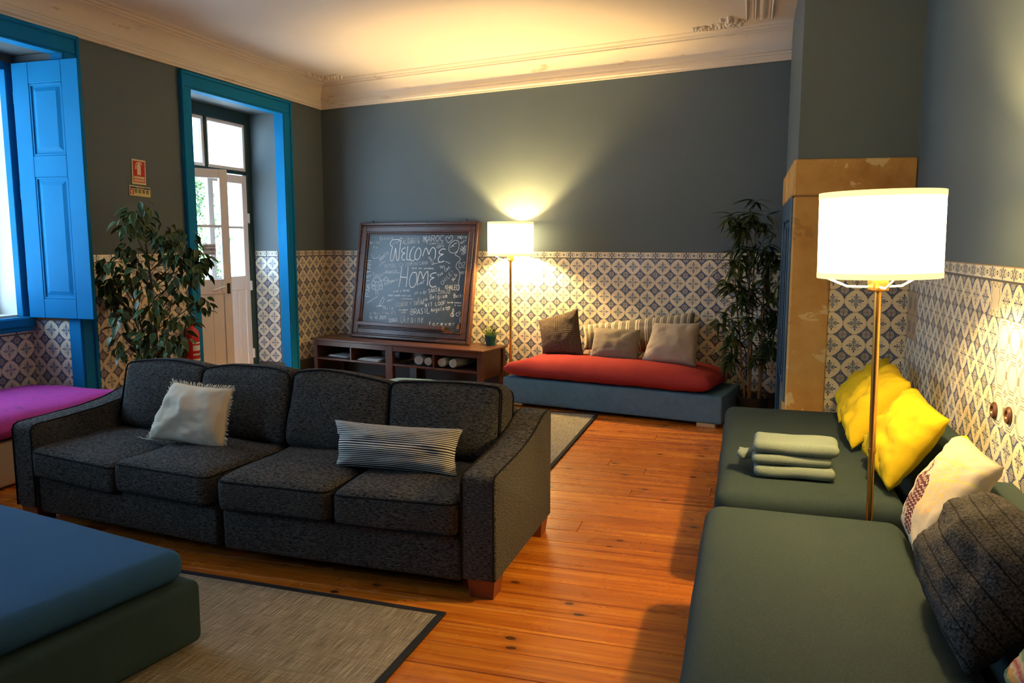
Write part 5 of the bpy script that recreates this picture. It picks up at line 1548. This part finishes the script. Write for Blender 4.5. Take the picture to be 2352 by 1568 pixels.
fc = thing('potted_ficus', 'tall leafy ficus standing between the window and the garden door', 'potted plant', Matrix.Translation((-2.66, 5.82, 0)))
mb = MB(); mb.lathe([(.11, 0), (.15, .25), (.155, .27), (.14, .27), (.135, .24)], 24); mb.build('pot', M_POT, fc, smooth=True, angle=40)
mb = MB(); mb.lathe([(.136, .235), (.05, .245), (.001, .25)], 16); mb.build('soil', M_SOIL, fc)
mb = MB(); mb.tube([(.04, 0, .22), (.03, .01, .55), (.02, 0, .9), (.01, -.01, 1.25), (-.015, 0, 1.48), (.0, .0, 1.70)], .014, 7, taper=.004); mb.build('stem', M_TRUNK, fc, smooth=True)
mb = MB(); mb.tube([(.0, .02, .22), (-.02, .0, .62), (-.09, -.01, .9), (-.14, 0, 1.15), (-.22, .0, 1.32)], .012, 7, taper=.004); mb.build('stem', M_TRUNK, fc, smooth=True)
CL = [(0, 1.68, 26, .11), (-.06, 1.59, 16, .10), (.11, 1.53, 24, .11), (.22, 1.46, 30, .13), (.31, 1.34, 24, .10), (.33, 1.26, 12, .07), (.17, 1.34, 22, .12), (-.13, 1.38, 18, .11), (-.26, 1.30, 24, .12), (-.33, 1.18, 22, .11), (-.35, 1.05, 14, .09), (-.17, 1.21, 16, .13), (0, 1.21, 18, .12), (.18, 1.21, 16, .11), (.32, 1.02, 12, .08), (-.16, .95, 10, .10), (-.25, .97, 12, .08), (.04, 1.02, 14, .11), (.16, .90, 20, .12), (0, .79, 18, .12), (-.14, .73, 22, .11), (.09, .73, 24, .13), (.22, .73, 16, .10), (-.03, .63, 14, .12), (.17, 1.05, 10, .10)]
rl = random.Random(21); lv = []; br = MB()
fm_ = [leaf_mesh('leaf', .085, .044, .25, M_FICUS), leaf_mesh('leaf', .098, .048, .45, M_FICUS), leaf_mesh('leaf', .072, .038, .12, M_FICUS)]
for cx, cz, n_, rad in CL:
    cy = rl.uniform(-.16, .16)
    tz = max(.5, cz - .22); tx = -.02 if cx > -.1 else -.10
    br.tube([(tx, 0, tz), (cx * .6, cy * .6, (tz + cz) / 2 + .04), (cx, cy, cz + .03)], .005, 5, taper=.002)
    for i in range(int(n_ * 1.8)):
        v = Vector((rl.gauss(0, 1), rl.gauss(0, 1), rl.gauss(0, .8))).normalized() * rad * rl.random() ** .4
        p = Vector((cx, cy, cz)) + v
        p.y = max(-.28, min(.16, p.y)); p.x = max(-.34, p.x)
        az = atan2(v.y, v.x) - pi / 2 + rl.uniform(-.8, .8)
        M = Matrix.Translation(p) @ Matrix.Rotation(az, 4, 'Z') @ Matrix.Rotation(rl.uniform(-1.15, -.05), 4, 'X') @ Matrix.Rotation(rl.uniform(-.7, .7), 4, 'Y')
        lv.append((M, rl.randrange(3)))
br.build('branches', M_TRUNK, fc, smooth=True)
place_leaves(fc, fm_, lv, 'leaf', 295, M_FICUS)

bm_ = thing('potted_bamboo', 'tall potted bamboo in the dark corner beside the daybed', 'potted plant', Matrix.Translation((1.995, 6.43, 0)))
mb = MB(); mb.lathe([(.095, 0), (.125, .20), (.128, .215), (.115, .215), (.112, .19)], 24); mb.build('pot', M_POT, bm_, smooth=True, angle=40)
mb = MB(); mb.lathe([(.112, .185), (.05, .19), (.001, .192)], 16); mb.build('soil', M_SOIL, bm_)
rl = random.Random(33); lv = []
canes = [(-.05, -.03, -.10, 1.70), (-.02, .03, -.03, 1.60), (.035, -.02, .05, 1.45), (.06, .03, .10, 1.30), (-.065, .02, -.19, 1.25)]
for x, y, tx, tz in canes:
    mb = MB(); pts = [(x + (tx - x) * t, y, .17 + (tz - .17) * t) for t in [i / 10 for i in range(11)]]
    mb.tube(pts, .0105, 8, taper=.005)
    for p in pts[1:9]: mb.tube([(p[0], p[1], p[2] - .004), (p[0], p[1], p[2] + .004)], .0125, 8)
    mb.build('cane', M_CANE, bm_, smooth=True)
bl = [leaf_mesh('leaf', .14, .024, .30, M_BAMBOO, 5, .15), leaf_mesh('leaf', .16, .027, .55, M_BAMBOO, 5, .15), leaf_mesh('leaf', .12, .022, .15, M_BAMBOO, 5, .15)]
BC = [(-.09, 1.74, .08), (-.16, 1.65, .1), (0, 1.60, .1), (-.1, 1.51, .13), (-.20, 1.64, .07), (.08, 1.46, .1), (-.17, 1.36, .14), (-.25, 1.25, .1), (.03, 1.32, .14), (.12, 1.29, .08), (-.07, 1.18, .15), (-.20, 1.11, .1), (.10, 1.11, .1), (-.27, 1.14, .06), (0, 1.0, .14), (-.17, .93, .13), (.12, .90, .08), (-.26, .86, .08), (-.06, .79, .12), (-.20, .72, .09), (.07, .72, .1), (-.12, .61, .1), (.02, .54, .08), (-.17, .52, .07), (.12, .61, .06), (-.05, 1.40, .1), (-.1, 1.05, .12)]
tw = MB()
for cx, cz, rad in BC:
    cy = rl.uniform(-.10, .06)
    tw.tube([(max(-.1, min(.08, cx * .4)), 0, cz - .10), (cx, cy, cz)], .003, 4)
    for f_ in range(7):
        fx, fy, fz = cx + rl.uniform(-rad, rad) * .8, cy + rl.uniform(-rad, rad) * .6, cz + rl.uniform(-rad, rad) * .9
        a0 = rl.uniform(0, 6.28)
        for i in range(rl.choice((4, 5, 6))):
            az = a0 + rl.uniform(-1.3, 1.3)
            fy2 = min(fy, .10)
            M = Matrix.Translation((fx, fy2, fz)) @ Matrix.Rotation(az, 4, 'Z') @ Matrix.Rotation(rl.uniform(-.8, .55), 4, 'X') @ Matrix.Rotation(rl.uniform(-.5, .5), 4, 'Y')
            tip = M @ Vector((0, .15, 0))
            if tip.x > .20 or tip.y > .16: M = Matrix.Translation((fx, fy2, fz)) @ Matrix.Rotation(pi * .8 + rl.uniform(-.6, .6), 4, 'Z') @ Matrix.Rotation(rl.uniform(-.8, .4), 4, 'X')
            lv.append((M, rl.randrange(3)))
tw.build('twigs', M_TRUNK, bm_, smooth=True)
place_leaves(bm_, bl, lv, 'leaf', 295, M_BAMBOO)
